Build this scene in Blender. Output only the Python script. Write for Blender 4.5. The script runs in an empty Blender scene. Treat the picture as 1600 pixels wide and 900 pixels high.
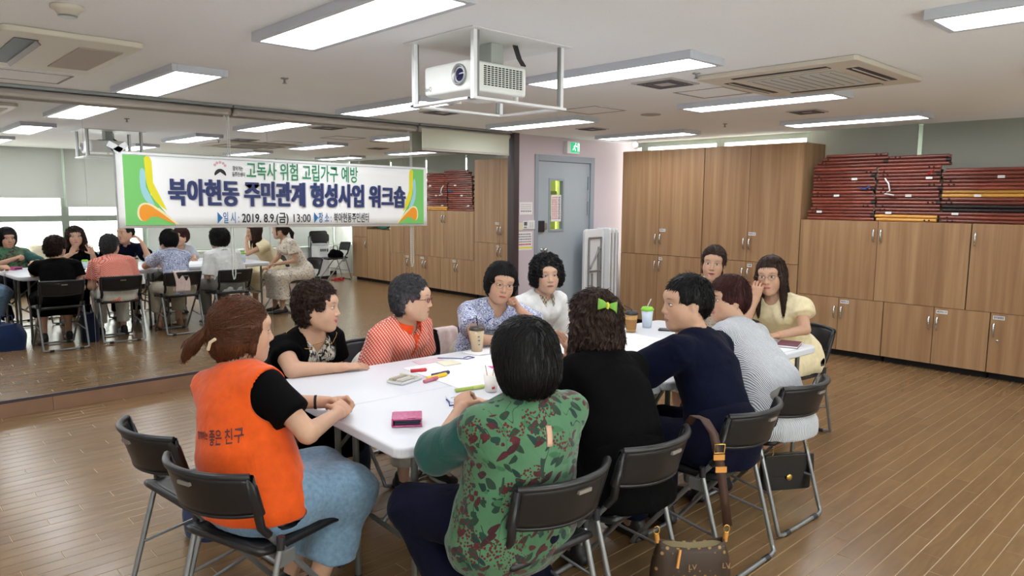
import bpy, bmesh, math, random
import numpy as np
from mathutils import Matrix, Vector
random.seed(7)
SC = bpy.context.scene
COL = SC.collection
PI = math.pi

# ------------------------------------------------------------------ camera
PITCH, YAW, ROLL, FPX, CAMH = .120912, .813761, -.0069007, 1127.43, 1.59
_f = Vector((math.cos(YAW)*math.cos(PITCH), math.sin(YAW)*math.cos(PITCH), -math.sin(PITCH)))
_r = Vector((math.sin(YAW), -math.cos(YAW), 0))
_d = _f.cross(_r)
_r2 = math.cos(ROLL)*_r + math.sin(ROLL)*_d
_d2 = -math.sin(ROLL)*_r + math.cos(ROLL)*_d
cam = bpy.data.cameras.new('camera'); cam.sensor_width = 36; cam.lens = FPX/1600*36
cam.clip_start = .05; cam.clip_end = 200
camo = bpy.data.objects.new('camera', cam); COL.objects.link(camo)
camo.matrix_world = Matrix(((_r2.x, -_d2.x, -_f.x, 0), (_r2.y, -_d2.y, -_f.y, 0), (_r2.z, -_d2.z, -_f.z, CAMH), (0, 0, 0, 1)))
SC.camera = camo
# ------------------------------------------------------------------ world, exposure
w = bpy.data.worlds.new('world'); SC.world = w; w.use_nodes = True
bg = w.node_tree.nodes['Background']; bg.inputs[0].default_value = (.97, 1, .92, 1); bg.inputs[1].default_value = 5.0
SC.view_settings.view_transform = 'Standard'; SC.view_settings.look = 'None'
SC.view_settings.gamma = 1; SC.view_settings.use_curve_mapping = False
SC.view_settings.exposure = .75
LAMP = 8.5      # strength of the ceiling panels

# ------------------------------------------------------------------ materials
MATS = {}
def S(r, g, b):
    f = lambda c: (c/255/12.92 if c/255 <= .04045 else ((c/255+.055)/1.055)**2.4)
    return (f(r), f(g), f(b), 1)
class NT:
    def __init__(s, name):
        s.m = bpy.data.materials.new(name); s.m.use_nodes = True
        s.t = s.m.node_tree; s.b = s.t.nodes['Principled BSDF']; s.out = s.t.nodes['Material Output']
    def n(s, typ, **kw):
        o = s.t.nodes.new(typ)
        for k, v in kw.items():
            if k.startswith('i_'):
                o.inputs[k[2:].replace('_', ' ')].default_value = v
            else: setattr(o, k, v)
        return o
    def l(s, a, b): s.t.links.new(a, b)
    def coord(s, kind='Object', scale=(1, 1, 1), rot=(0, 0, 0), loc=(0, 0, 0)):
        tc = s.n('ShaderNodeTexCoord'); mp = s.n('ShaderNodeMapping')
        mp.inputs['Scale'].default_value = scale; mp.inputs['Rotation'].default_value = rot; mp.inputs['Location'].default_value = loc
        s.l(tc.outputs[kind], mp.inputs['Vector']); return mp.outputs['Vector']
    def noise(s, vec, scale, detail=3, rough=.5, dist=0):
        o = s.n('ShaderNodeTexNoise'); s.l(vec, o.inputs['Vector'])
        o.inputs['Scale'].default_value = scale; o.inputs['Detail'].default_value = detail
        o.inputs['Roughness'].default_value = rough; o.inputs['Distortion'].default_value = dist
        return o.outputs['Fac']
    def voro(s, vec, scale, out='Distance', rnd=1):
        o = s.n('ShaderNodeTexVoronoi'); s.l(vec, o.inputs['Vector']); o.inputs['Scale'].default_value = scale
        o.inputs['Randomness'].default_value = rnd; return o.outputs[out]
    def ramp(s, fac, stops, interp='LINEAR'):
        o = s.n('ShaderNodeValToRGB'); o.color_ramp.interpolation = interp
        e = o.color_ramp.elements
        while len(e) > 1: e.remove(e[-1])
        e[0].position, e[0].color = stops[0][0], stops[0][1]
        for p, c in stops[1:]:
            q = e.new(p); q.color = c
        s.l(fac, o.inputs['Fac']); return o.outputs['Color']
    def mix(s, fac, a, b):
        o = s.n('ShaderNodeMix', data_type='RGBA')
        for sock, v in ((o.inputs[0], fac), (o.inputs[6], a), (o.inputs[7], b)):
            if hasattr(v, 'is_linked'): s.l(v, sock)
            else: sock.default_value = v
        return o.outputs[2]
    def math(s, op, a, b=None, clamp=False):
        o = s.n('ShaderNodeMath', operation=op); o.use_clamp = clamp
        for i, v in enumerate((a, b)):
            if v is None: continue
            if hasattr(v, 'is_linked'): s.l(v, o.inputs[i])
            else: o.inputs[i].default_value = v
        return o.outputs[0]
    def color(s, c):
        if hasattr(c, 'is_linked'): s.l(c, s.b.inputs['Base Color'])
        else: s.b.inputs['Base Color'].default_value = c
        return s
    def set(s, rough=.5, metal=0, spec=.5, **kw):
        s.b.inputs['Roughness'].default_value = rough; s.b.inputs['Metallic'].default_value = metal
        s.b.inputs['Specular IOR Level'].default_value = spec
        for k, v in kw.items(): s.b.inputs[k.replace('_', ' ')].default_value = v
        return s
    def bump(s, h, strength=.3, dist=.002):
        o = s.n('ShaderNodeBump'); o.inputs['Strength'].default_value = strength; o.inputs['Distance'].default_value = dist
        s.l(h, o.inputs['Height']); s.l(o.outputs['Normal'], s.b.inputs['Normal']); return s
def mat(name, c, rough=.5, metal=0, spec=.5, noise=None, bump=None, **kw):
    """plain principled material with slight colour variation"""
    if name in MATS: return MATS[name]
    t = NT(name).set(rough, metal, spec, **kw)
    if noise:
        sc, amt = noise
        f = t.noise(t.coord(), sc, 4)
        d = tuple(x*(1-amt) for x in c[:3])+(1,); u = tuple(min(1, x*(1+amt)) for x in c[:3])+(1,)
        t.color(t.ramp(f, [(.3, d), (.7, u)]))
    else: t.color(c)
    if bump: t.bump(t.noise(t.coord(), bump[0], 3), bump[1])
    MATS[name] = t.m; return t.m
def emis(name, c, st):
    if name in MATS: return MATS[name]
    t = NT(name).color(c).set(.6); t.b.inputs['Emission Color'].default_value = c; t.b.inputs['Emission Strength'].default_value = st
    MATS[name] = t.m; return t.m

# ------------------------------------------------------------------ mesh builder
class MB:
    def __init__(s): s.v = []; s.f = []; s.sm = []
    def add(s, v, f, smooth=False):
        o = len(s.v); s.v += [tuple(p) for p in v]
        s.f += [tuple(i+o for i in q) for q in f]; s.sm += [smooth]*len(f); return s
    def box(s, x0, x1, y0, y1, z0, z1):
        return s.add([(x, y, z) for x in (x0, x1) for y in (y0, y1) for z in (z0, z1)],
                     [(0, 1, 3, 2), (4, 6, 7, 5), (0, 4, 5, 1), (2, 3, 7, 6), (0, 2, 6, 4), (1, 5, 7, 3)])
    def obox(s, M, hx, hy, hz):
        c = [M @ Vector((x, y, z)) for x in (-hx, hx) for y in (-hy, hy) for z in (-hz, hz)]
        return s.add(c, [(0, 1, 3, 2), (4, 6, 7, 5), (0, 4, 5, 1), (2, 3, 7, 6), (0, 2, 6, 4), (1, 5, 7, 3)])
    def tube(s, pts, r, n=10, closed=False, caps=True):
        P = [Vector(p) for p in pts]; N = len(P)
        rs = r if isinstance(r, (list, tuple)) else [r]*N
        T = []
        for i in range(N):
            a = P[i-1] if (i or closed) else P[0]; b = P[(i+1) % N] if (i < N-1 or closed) else P[-1]
            t = (b-a); T.append(t.normalized() if t.length > 1e-9 else Vector((0, 0, 1)))
        u = T[0].orthogonal().normalized(); V = []
        for i in range(N):
            u = (u-u.dot(T[i])*T[i]); u = u.normalized() if u.length > 1e-6 else T[i].orthogonal().normalized()
            w_ = T[i].cross(u)
            for k in range(n):
                a = 2*PI*k/n; V.append(P[i]+rs[i]*(math.cos(a)*u+math.sin(a)*w_))
        F = []
        for i in range(N if closed else N-1):
            j = (i+1) % N
            for k in range(n): F.append((i*n+k, i*n+(k+1) % n, j*n+(k+1) % n, j*n+k))
        s.add(V, F, True)
        if caps and not closed:
            s.add(V[:n], [tuple(range(n))[::-1]]); s.add(V[-n:], [tuple(range(n))])
        return s
    def lathe(s, prof, M=None, n=24, smooth=True):
        M = M or Matrix(); V = []; F = []
        for r, z in prof:
            for k in range(n): V.append(M @ Vector((r*math.cos(2*PI*k/n), r*math.sin(2*PI*k/n), z)))
        for i in range(len(prof)-1):
            for k in range(n): F.append((i*n+k, i*n+(k+1) % n, (i+1)*n+(k+1) % n, (i+1)*n+k))
        s.add(V, F, smooth); m = len(prof)-1
        if prof[0][0] > 1e-6: s.add(V[:n], [tuple(range(n))[::-1]])
        if prof[-1][0] > 1e-6: s.add(V[m*n:], [tuple(range(n))])
        return s
    def prism(s, poly, z0, z1, M=None):
        M = M or Matrix(); n = len(poly)
        V = [M @ Vector((x, y, z0)) for x, y in poly]+[M @ Vector((x, y, z1)) for x, y in poly]
        F = [tuple(range(n))[::-1], tuple(range(n, 2*n))]+[(i, (i+1) % n, n+(i+1) % n, n+i) for i in range(n)]
        return s.add(V, F)
    def grid(s, fn, nu, nv, smooth=True):
        V = [fn(i/nu, j/nv) for i in range(nu+1) for j in range(nv+1)]
        F = [(i*(nv+1)+j, (i+1)*(nv+1)+j, (i+1)*(nv+1)+j+1, i*(nv+1)+j+1) for i in range(nu) for j in range(nv)]
        return s.add(V, F, smooth)
    def mesh(s, name, m):
        me = bpy.data.meshes.new(name); me.from_pydata(s.v, [], s.f); me.update()
        me.polygons.foreach_set('use_smooth', s.sm)
        if m: me.materials.append(m)
        return me
    def build(s, name, m, parent=None, bevel=0, seg=2, solid=0, sub=0, world=True):
        o = bpy.data.objects.new(name, s.mesh(name, m)); COL.objects.link(o)
        fix_normals(o.data)
        if parent is not None: adopt(o, parent, world)
        if solid:
            q = o.modifiers.new('solid', 'SOLIDIFY'); q.thickness = solid; q.offset = 0
        if bevel:
            q = o.modifiers.new('bevel', 'BEVEL'); q.width = bevel; q.segments = seg; q.limit_method = 'ANGLE'; q.angle_limit = .6
        if sub:
            q = o.modifiers.new('sub', 'SUBSURF'); q.levels = q.render_levels = sub
        return o
def fix_normals(me):
    b = bmesh.new(); b.from_mesh(me); bmesh.ops.recalc_face_normals(b, faces=b.faces); b.to_mesh(me); b.free()
MW = {}
def adopt(o, parent, world=True):
    o.parent = parent
    if world and parent.name in MW: o.matrix_parent_inverse = MW[parent.name].inverted()
def thing(name, label, cat, loc=(0, 0, 0), rz=0, group=None, kind=None):
    o = bpy.data.objects.new(name, None); COL.objects.link(o); o.empty_display_size = .1
    o.location = loc; o.rotation_euler = (0, 0, rz)
    MW[o.name] = Matrix.Translation(loc) @ Matrix.Rotation(rz, 4, 'Z')
    return tag(o, label, cat, group, kind)
def tag(o, label=None, cat=None, group=None, kind=None):
    if label: o['label'] = label
    if cat: o['category'] = cat
    if group: o['group'] = group
    if kind: o['kind'] = kind
    return o
def struct(o): o['kind'] = 'structure'; return o
def copy_tree(o, parent=None):
    c = o.copy(); COL.objects.link(c)
    if parent is not None: c.parent = parent
    for ch in list(o.children): copy_tree(ch, c)
    return c
def Rz(a): return Matrix.Rotation(a, 4, 'Z')
def Tr(x, y, z): return Matrix.Translation((x, y, z))
def frame(o, x, z):   # matrix with given origin, local x and z hints
    x = Vector(x).normalized(); z = Vector(z); z = (z-z.dot(x)*x).normalized(); y = z.cross(x)
    return Matrix(((x.x, y.x, z.x, o[0]), (x.y, y.y, z.y, o[1]), (x.z, y.z, z.z, o[2]), (0, 0, 0, 1)))
def rrect(w, h, r, n=4):
    P = []
    for cx, cy, a0 in ((w/2-r, h/2-r, 0), (-w/2+r, h/2-r, PI/2), (-w/2+r, -h/2+r, PI), (w/2-r, -h/2+r, 1.5*PI)):
        for k in range(n+1):
            a = a0+PI/2*k/n; P.append((cx+r*math.cos(a), cy+r*math.sin(a)))
    return P
def text_mesh(name, body, size, M, m, parent=None, bold=0, ext=.0006, align='LEFT', width=None, spacing=1, world=True):
    """flat lettering, turned into a mesh; width squeezes it to a given run length"""
    cu = bpy.data.curves.new(name, 'FONT'); cu.body = body; cu.size = size; cu.align_x = align
    cu.offset = bold; cu.extrude = ext; cu.space_character = spacing; cu.resolution_u = 3
    o = bpy.data.objects.new(name, cu); COL.objects.link(o)
    me = bpy.data.meshes.new_from_object(o)
    bpy.data.objects.remove(o); bpy.data.curves.remove(cu)
    xs = [v.co.x for v in me.vertices]
    if width and xs:
        k = width/(max(xs)-min(xs)); x0 = min(xs)
        for v in me.vertices: v.co.x = (v.co.x-x0)*k
    me.transform(M); me.name = name
    me.materials.clear(); me.materials.append(m)
    ob = bpy.data.objects.new(name, me); COL.objects.link(ob)
    if parent is not None: adopt(ob, parent, world)
    return ob

M_WHITE = mat('white_plastic', S(232, 234, 236), .4, noise=(3, .03))
M_STEEL = mat('grey_steel', S(150, 152, 152), .35, .6, noise=(6, .06))
M_CHROME = mat('chrome', S(205, 207, 210), .2, .95)
M_BLACK = mat('black_plastic', S(38, 38, 42), .42, noise=(5, .1))
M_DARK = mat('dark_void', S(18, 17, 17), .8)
# ================================================================== ROOM SHELL
CEIL, YM, XW, YW, XL = 2.366, 6.215, 8.23, -1.42, -1.6
YC, XC = 5.924, 7.58
# floor: planks along X, 0.0855 wide, 0.8 long, stair-stepped joints
def wood_floor():
    t = NT('floor_planks')
    oi = t.n('ShaderNodeObjectInfo')
    g = t.n('ShaderNodeNewGeometry')
    vec = t.coord('Object', (1.2, 9, 9))
    n1 = t.noise(vec, 2.2, 5, .6, 1.2)
    base = t.ramp(n1, [(.25, S(121, 94, 64)), (.5, S(131, 102, 70)), (.75, S(141, 111, 77))])
    fine = t.noise(t.coord('Object', (3, 90, 90)), 2, 3)
    base = t.mix(t.math('MULTIPLY', fine, .12), base, S(106, 80, 54))
    at = t.n('ShaderNodeAttribute', attribute_name='tone')
    v = t.math('ADD', t.math('MULTIPLY', at.outputs['Fac'],   .16), .92)
    hs = t.n('ShaderNodeHueSaturation'); t.l(base, hs.inputs['Color']); t.l(v, hs.inputs['Value'])
    t.color(hs.outputs['Color']).set(.27, 0, .6)
    rn = t.noise(t.coord('Object', (2, 14, 14)), 3, 3)
    t.l(t.math('ADD', t.math('MULTIPLY', rn, .08), .20), t.b.inputs['Roughness'])
    t.bump(t.noise(t.coord('Object', (4, 60, 60)), 2, 2), .04, .001)
    return t.m
M_FLOOR = wood_floor()
M_JOINT = mat('floor_joint', S(184, 158, 120), .6)
floor = MB().box(XL, XW, YW, YM+.1, -.06, -.0015).build('floor', M_JOINT); struct(floor)
floor['label'] = 'brown wood plank floor with pale joints'
PW, PL, ST, GAP = .0855, .80, .165, .0024
def seen(x, y):
    v = Vector((x, y, 0))-Vector((0, 0, CAMH)); z = v.dot(_f)
    if z < .3: return 0
    px, py = 800+FPX*v.dot(_r2)/z, 450+FPX*v.dot(_d2)/z
    if not (-60 < px < 1660 and py < 960): return 0
    if 400 < px < 1000 and py > 560 : return .2/z   # mostly under the table and the people
    return 1/z
planks = []
r0 = int(math.floor((YW-1.336)/PW)); r1 = int(math.ceil((YM-1.336)/PW))
for r in range(r0, r1+1):
    ya, yb = 1.336+r*PW, 1.336+(r+1)*PW
    off = (3.556+r*ST) % PL
    k0 = int(math.floor((XL-off)/PL)); k1 = int(math.ceil((XW-off)/PL))
    for k in range(k0, k1+1):
        xa, xb = off+k*PL, off+(k+1)*PL
        xa, xb, y0, y1 = max(xa, XL), min(xb, XW), max(ya, YW), min(yb, YM)
        if xb-xa < .02 or y1-y0 < .01: continue
        planks.append((seen((xa+xb)/2, (ya+yb)/2), xa, xb, y0, y1))
planks.sort(key=lambda p: -p[0])
def plank_geo(mb, x0, x1, y0, y1):
    g, c = GAP/2, .0014
    a = [(x0+g, y0+g, -.0015), (x1-g, y0+g, -.0015), (x1-g, y1-g, -.0015), (x0+g, y1-g, -.0015)]
    b = [(x0+g+c, y0+g+c, 0), (x1-g-c, y0+g+c, 0), (x1-g-c, y1-g-c, 0), (x0+g+c, y1-g-c, 0)]
    mb.add(a+b, [(4, 5, 6, 7), (0, 1, 5, 4), (1, 2, 6, 5), (2, 3, 7, 6), (3, 0, 4, 7)])
def tone_attr(me, vals):
    at = me.attributes.new('tone', 'FLOAT', 'FACE'); at.data.foreach_set('value', vals)
rest = MB(); rest_t = []
for i, (s_, x0, x1, y0, y1) in enumerate(planks):
    tn = random.random()
    if i < 300 and s_ > 0:
        m = MB(); plank_geo(m, x0, x1, y0, y1); o = m.build('plank', M_FLOOR, floor); tone_attr(o.data, [tn]*5)
    else:
        plank_geo(rest, x0, x1, y0, y1); rest_t += [tn]*5
o = rest.build('planks', M_FLOOR, floor); o['kind'] = 'stuff'; tone_attr(o.data, rest_t)

# ceiling
t = NT('ceiling_board'); c1 = t.noise(t.coord('Object', (1, 2.2, 1)), 60, 3, .6)
c2 = t.noise(t.coord(), .7, 3)
t.color(t.mix(t.math('MULTIPLY', t.ramp(c1, [(.30, (1, 1, 1, 1)), (.36, (0, 0, 0, 1))]), .35), t.ramp(c2, [(.3, S(240, 242, 245)), (.7, S(246, 248, 250))]), S(176, 170, 166)))
t.set(.9, 0, .2).bump(c1, .15, .002); M_CEIL = t.m
ceil = MB().box(XL, XW-.30, YW+.30, YM+.02, CEIL, CEIL+.05).build('ceiling', M_CEIL); struct(ceil)
pk = MB()   # raised blind pocket along the two window walls
pk.box(XW-.30, XW, YW, YM+.02, CEIL+.14, CEIL+.18).box(XL, XW-.3, YW, YW+.3, CEIL+.14, CEIL+.18)
pk.box(XW-.315, XW-.30, YW+.3, YM+.02, CEIL+.05, CEIL+.16).box(XL, XW-.3, YW+.30, YW+.315, CEIL+.05, CEIL+.16)
struct(pk.build('ceiling_pocket', M_CEIL))
M_PINK = mat('pink_paint', S(206, 194, 202), .7, noise=(1.2, .03), bump=(80, .05))
M_WALL = mat('white_wall', S(214, 214, 216), .7, noise=(1.2, .03), bump=(80, .05))
M_GREEN = mat('pale_green_wall', S(188, 196, 186), .7)
M_SKIRT = mat('baseboard_wood', S(140, 108, 84), .45, noise=(6, .12))
# mirror-side wall with the doorway (door leaf 6.30-7.27)
DX0, DX1, DZ = 6.235, 7.335, 2.145
wb = MB().box(XL, DX0, YM, YM+.12, 0, CEIL+.02).box(DX1, XW+.1, YM, YM+.12, 0, CEIL+.2).box(DX0, DX1, YM, YM+.12, DZ, CEIL+.02)
struct(wb.build('wall_mirror_side', M_PINK))
struct(MB().box(XL-.1, XL, YW-.1, YM+.1, 0, CEIL+.2).build('wall_left', M_WALL))
# skirting under the mirror, one board per mirror length
for i, (a, b) in enumerate(((XL, .25), (.25, 1.12), (1.12, 3.5), (3.5, 5.87))):
    struct(MB().box(a+.001, b-.001, YM-.022, YM, 0, .105).build('baseboard_mirror', M_SKIRT, bevel=.002))
struct(MB().box(5.93, DX0, YM-.012, YM, 0, .09).build('baseboard_door', mat('dark_skirt', S(90, 84, 88), .5)))
struct(MB().box(DX1, XW, YM-.012, YM, 0, .09).build('baseboard_corner', MATS['dark_skirt']))

ORD = []
# window walls --------------------------------------------------------------
M_FRAME = mat('window_aluminium', S(150, 160, 150), .4, .3, noise=(4, .04))
t = NT('window_glass'); tr = t.n('ShaderNodeBsdfTransparent'); gl = t.n('ShaderNodeBsdfGlossy'); gl.inputs['Roughness'].default_value = .03
mx = t.n('ShaderNodeMixShader'); mx.inputs[0].default_value = .08; t.l(tr.outputs[0], mx.inputs[1]); t.l(gl.outputs[0], mx.inputs[2]); t.l(mx.outputs[0], t.out.inputs['Surface']); M_GLASS = t.m
t = NT('blind_fabric'); t.color(S(214, 216, 214)).set(.85, 0, .2)
t.bump(t.noise(t.coord('Object', (300, 300, 300)), 1, 1), .1, .0005)
tl = t.n('ShaderNodeBsdfTranslucent'); tl.inputs[0].default_value = S(200, 201, 199)
mx = t.n('ShaderNodeMixShader'); mx.inputs[0].default_value = .30; t.l(t.b.outputs[0], mx.inputs[1]); t.l(tl.outputs[0], mx.inputs[2]); t.l(mx.outputs[0], t.out.inputs['Surface']); M_BLIND = t.m
M_BLIND2 = mat('blind_fabric_dim', S(176, 178, 168), .85)  # right-wall blinds: their weaker backlight is put into a darker opaque grey
M_SILL = mat('sill_white', S(214, 218, 210), .5)
SILL = .62
def window_wall(side):
    """side 'y': wall at Y=YW seen in the mirror; side 'x': wall at X=XW behind the cabinets"""
    def bx(m, a0, a1, d0, d1, z0, z1):    # a along the wall, d depth inwards from the wall face
        if side == 'y': m.box(a0, a1, YW+d0, YW+d1, z0, z1)
        else: m.box(XW-d1, XW-d0, a0, a1, z0, z1)
    if side == 'y': pitch, first, lo, hi = 1.23, 2.87-1.23*3, XL, XW
    else: pitch, first, lo, hi = 1.163, 2.60-1.163*3, YW, YM+.1
    m = MB(); bx(m, lo, hi, -.12, 0, 0, SILL); bx(m, lo, hi, -.12, 0, CEIL+.02, CEIL+.2)
    struct(m.build('wall_window_'+('rear' if side == 'y' else 'right'), M_WALL if side == 'y' else M_GREEN))
    edges = []; a = first
    while a < hi-.15: edges.append(a); a += pitch
    if edges[0] > lo+.15: edges = [lo]+edges
    else: edges[0] = lo
    edges.append(hi)
    for i in range(len(edges)-1):
        a, b = edges[i], edges[i+1]
        wn = bpy.data.objects.new('window_%d' % (i+1 if side == 'y' else i+21), None); COL.objects.link(wn); struct(wn)
        wn.location = ((a+b)/2, YW, SILL) if side == 'y' else (XW, (a+b)/2, SILL); MW[wn.name] = Matrix.Translation(wn.location)
        for q in ((a, a+.055, SILL, CEIL+.02), (b-.055, b, SILL, CEIL+.02), (a+.055, b-.055, SILL, SILL+.05), (a+.055, b-.055, 1.19, 1.29), (a+.055, b-.055, CEIL-.04, CEIL+.02)):
            m = MB(); bx(m, q[0], q[1], -.09, -.02, q[2], q[3]); m.build('window_frame', M_FRAME, wn, bevel=.003)
        for z0, z1 in ((SILL+.05, 1.19), (1.29, CEIL-.04)):
            m = MB(); bx(m, a+.055, b-.055, -.06, -.054, z0, z1); m.build('pane', M_GLASS, wn)
        # roller blind hung in the pocket
        if side == 'y': zb = {1: 1.74, 2: 1.74, 3: 1.74, 4: 1.595, 5: 1.45}.get(i+1, .66) if a < 5.2 else .66
        else: zb = None if a > 3.5 else 1.2
        if side == 'y' and a < -1: zb = 1.74
        if zb is None: continue
        if side == 'x' and i == 0: a += .14
        ORD[:] = ['first', 'second', 'third', 'fourth', 'fifth', 'sixth', 'seventh', 'eighth', 'ninth', 'tenth', 'eleventh', 'twelfth', 'thirteenth', 'fourteenth', 'fifteenth', 'sixteenth', 'seventeenth', 'eighteenth', 'nineteenth', 'twentieth']
        rb = thing('roller_blind', ('%s grey roller blind from the left on the rear windows, %s' % (ORD[i], 'drawn to the sill' if zb < 1 else 'half lowered')) if side == 'y' else ('grey roller blind beside the tall cabinet above the rods' if 2.5 < a < 3 else 'grey roller blind right of the bright slit above the rods' if 1.3 < a < 2 else '%s grey roller blind from the corner seen in the mirror' % ORD[i]), 'blind', wn.location, 0, 'grey roller blinds on the windows')
        m = MB(); bx(m, a+.012, b-.028, .06, .064, zb, CEIL+.10); m.build('fabric', M_BLIND if side == 'y' else M_BLIND2, rb)
        m = MB(); bx(m, a+.012, b-.028, .055, .069, zb-.022, zb); m.build('bottom_bar', M_SILL, rb)
        m = MB(); M0 = Matrix.Rotation(PI/2, 4, 'Y') if side == 'y' else Matrix.Rotation(-PI/2, 4, 'X')
        base = Tr(a+.01, YW+.06, CEIL+.10) if side == 'y' else Tr(XW-.06, a+.01, CEIL+.10)
        m.lathe([(.024, 0), (.024, b-a-.04)], base @ M0, 12); m.build('roller', M_BLIND, rb)
window_wall('y'); window_wall('x')
# white fan-coil cabinets under the rear windows
for i in range(7):
    a = -.82+1.23*i
    if a+1.23 > 7.95: continue
    u = thing('heater_cabinet', '%s white heater cabinet from the left under the rear windows' % ORD[i], 'heater', (a+.6, YW+.13, 0), 0, 'white heater cabinets under the windows')
    MB().box(a+.003, a+1.227, YW+.02, YW+.255, .09, .59).build('body', M_SILL, u, bevel=.006)
    MB().box(a+.02, a+1.21, YW+.255, YW+.262, .13, .50).build('front_panel', M_WHITE, u, bevel=.003)
    MB().box(a, a+1.23, YW+.005, YW+.27, .59, .612).build('top_panel', M_SILL, u, bevel=.004)
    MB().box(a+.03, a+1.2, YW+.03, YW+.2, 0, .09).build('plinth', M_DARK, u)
# ================================================================== CEILING LIGHTS
M_DIFF = emis('light_diffuser', (.93, .96, 1, 1), LAMP)
M_LFR = mat('light_frame', S(196, 200, 210), .5)
def panel_light():
    r = thing('ceiling_light', 'x', 'ceiling light', (0, 0, CEIL), 0, 'LED ceiling panels')
    fr = MB(); W, L = .165, .625
    for q in ((-W, -W+.03, -L, L), (W-.03, W, -L, L), (-W+.03, W-.03, -L, -L+.03), (-W+.03, W-.03, L-.03, L)): fr.box(*q, -.042, 0)
    fr.build('frame', M_LFR, r, bevel=.002, world=False)
    MB().box(-W+.028, W-.028, -L+.028, L-.028, -.038, -.028).build('diffuser', M_DIFF, r, world=False)
    MB().box(-W+.03, W-.03, -L+.03, L-.03, -.026, -.004).build('housing', M_LFR, r, world=False)
    return r
pl = panel_light()
names = {(1.68, 2.78): 'largest white ceiling light panel at the top left of the projector', (3.45, 2.78): 'bright ceiling light panel right behind the projector', (5.19, 2.78): 'ceiling light panel beside the four way air conditioner', (6.93, 2.78): 'ceiling light panel nearest above the stacked red rods',
 (1.68, 5.11): 'ceiling light panel close to the mirror, above the banner left end', (3.45, 5.11): 'ceiling light panel between projector and mirror', (5.19, 5.11): 'ceiling light panel near the mirror right end', (6.93, 5.11): 'ceiling light panel in front of the tall cabinets by the door',
 (3.45, .44): 'ceiling light panel cut by the upper right corner of the photo'}
first = True
for X in (-.07, 1.68, 3.45, 5.19, 6.93):
    for Y in (5.11, 2.78, .44):
        o = pl if first else copy_tree(pl); first = False
        o.location = (X, Y, CEIL); o['label'] = names.get((X, Y), 'ceiling light panel over the near side of the room' if X > 0 else 'ceiling light panel above the left side behind the photographer')
# ================================================================== MIRROR, BLINDS, BANNER
M_MIRROR = mat('mirror_silver', (.86, .88, .87, 1), .008, 1.0)
M_MFRAME = mat('mirror_frame', S(66, 54, 56), .45)
MZ0, MZ1, MX1 = .128, CEIL, 5.835
mir = thing('wall_mirror', 'large frameless mirror panels covering the wall behind the banner', 'mirror', (2.2, YM, MZ0))
for a, b in ((XL, -.02), (-.02, 1.435), (1.435, 2.874), (2.874, 4.326), (4.326, MX1)):
    MB().box(a+.0012, b-.0012, YM-.006, YM-.001, MZ0, MZ1).build('mirror_panel', M_MIRROR, mir)
MB().box(XL, MX1+.075, YM-.02, YM, MZ0-.024, MZ0).build('bottom_frame', M_MFRAME, mir, bevel=.002)
MB().box(MX1, MX1+.085, YM-.06, YM, .105, CEIL).build('side_frame', M_MFRAME, mir, bevel=.003)
M_BOX = mat('blind_box', S(190, 182, 176), .6)
M_BEAD = mat('bead_chain', S(226, 226, 220), .4)
M_CREAM = mat('cream_blind', S(206, 208, 192), .8)
LB = ['left end of the mirror', 'over the left half of the banner', 'over the right half of the banner', 'partly lowered at the mirror right end']
for i, (a, b, drop) in enumerate(((XL, .60, .0), (.60, 2.535, .0), (2.535, 4.44, .0), (4.45, 5.74, .19))):
    r = thing('mirror_blind', 'rolled up cream roller blind with rail, '+LB[i], 'blind', ((a+b)/2, 6.12, CEIL), 0, 'roller blinds along the mirror')
    MB().box(a+.004, b-.004, 6.085, 6.19, CEIL-.024, CEIL-.001).build('head_rail', mat('rail_grey', S(150, 156, 160), .4, .4), r, bevel=.003)
    MB().lathe([(.0, 0), (.030, 0), (.030, b-a-.03), (.0, b-a-.03)], Tr(a+.015, 6.13, CEIL-.056) @ Matrix.Rotation(PI/2, 4, 'Y'), 16).build('roller', M_BOX, r)
    if drop: MB().box(a+.03, b-.04, 6.099, 6.102, CEIL-.06-drop, CEIL-.05).build('fabric', M_CREAM, r)
    MB().box(a+.03, b-.04, 6.094, 6.107, CEIL-.082-drop, CEIL-.062-drop).build('bottom_bar', M_BOX, r, bevel=.003)
    if i in (1, 2):
        zb = .90; x = b-.012 if i == 1 else b-.03
        pts = [(x, YM-.0135, CEIL-.05-k*.02) for k in range(int((CEIL-.05-zb)/.02))]
        pts = pts+[(x+.008, YM-.0135, zb-.008), (x+.018, YM-.0135, zb)]+[(x+.026-.012*((q[2]-zb)/1.4), YM-.0135, q[2]) for q in pts[::-1]]
        ch = MB(); ch.tube(pts, .0022, 5)
        for p in pts[::1]: ch.lathe([(.0001, -.005), (.0052, 0), (.0001, .005)], Tr(*p), 6)
        ch.build('bead_chain', M_BEAD, r)
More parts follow.
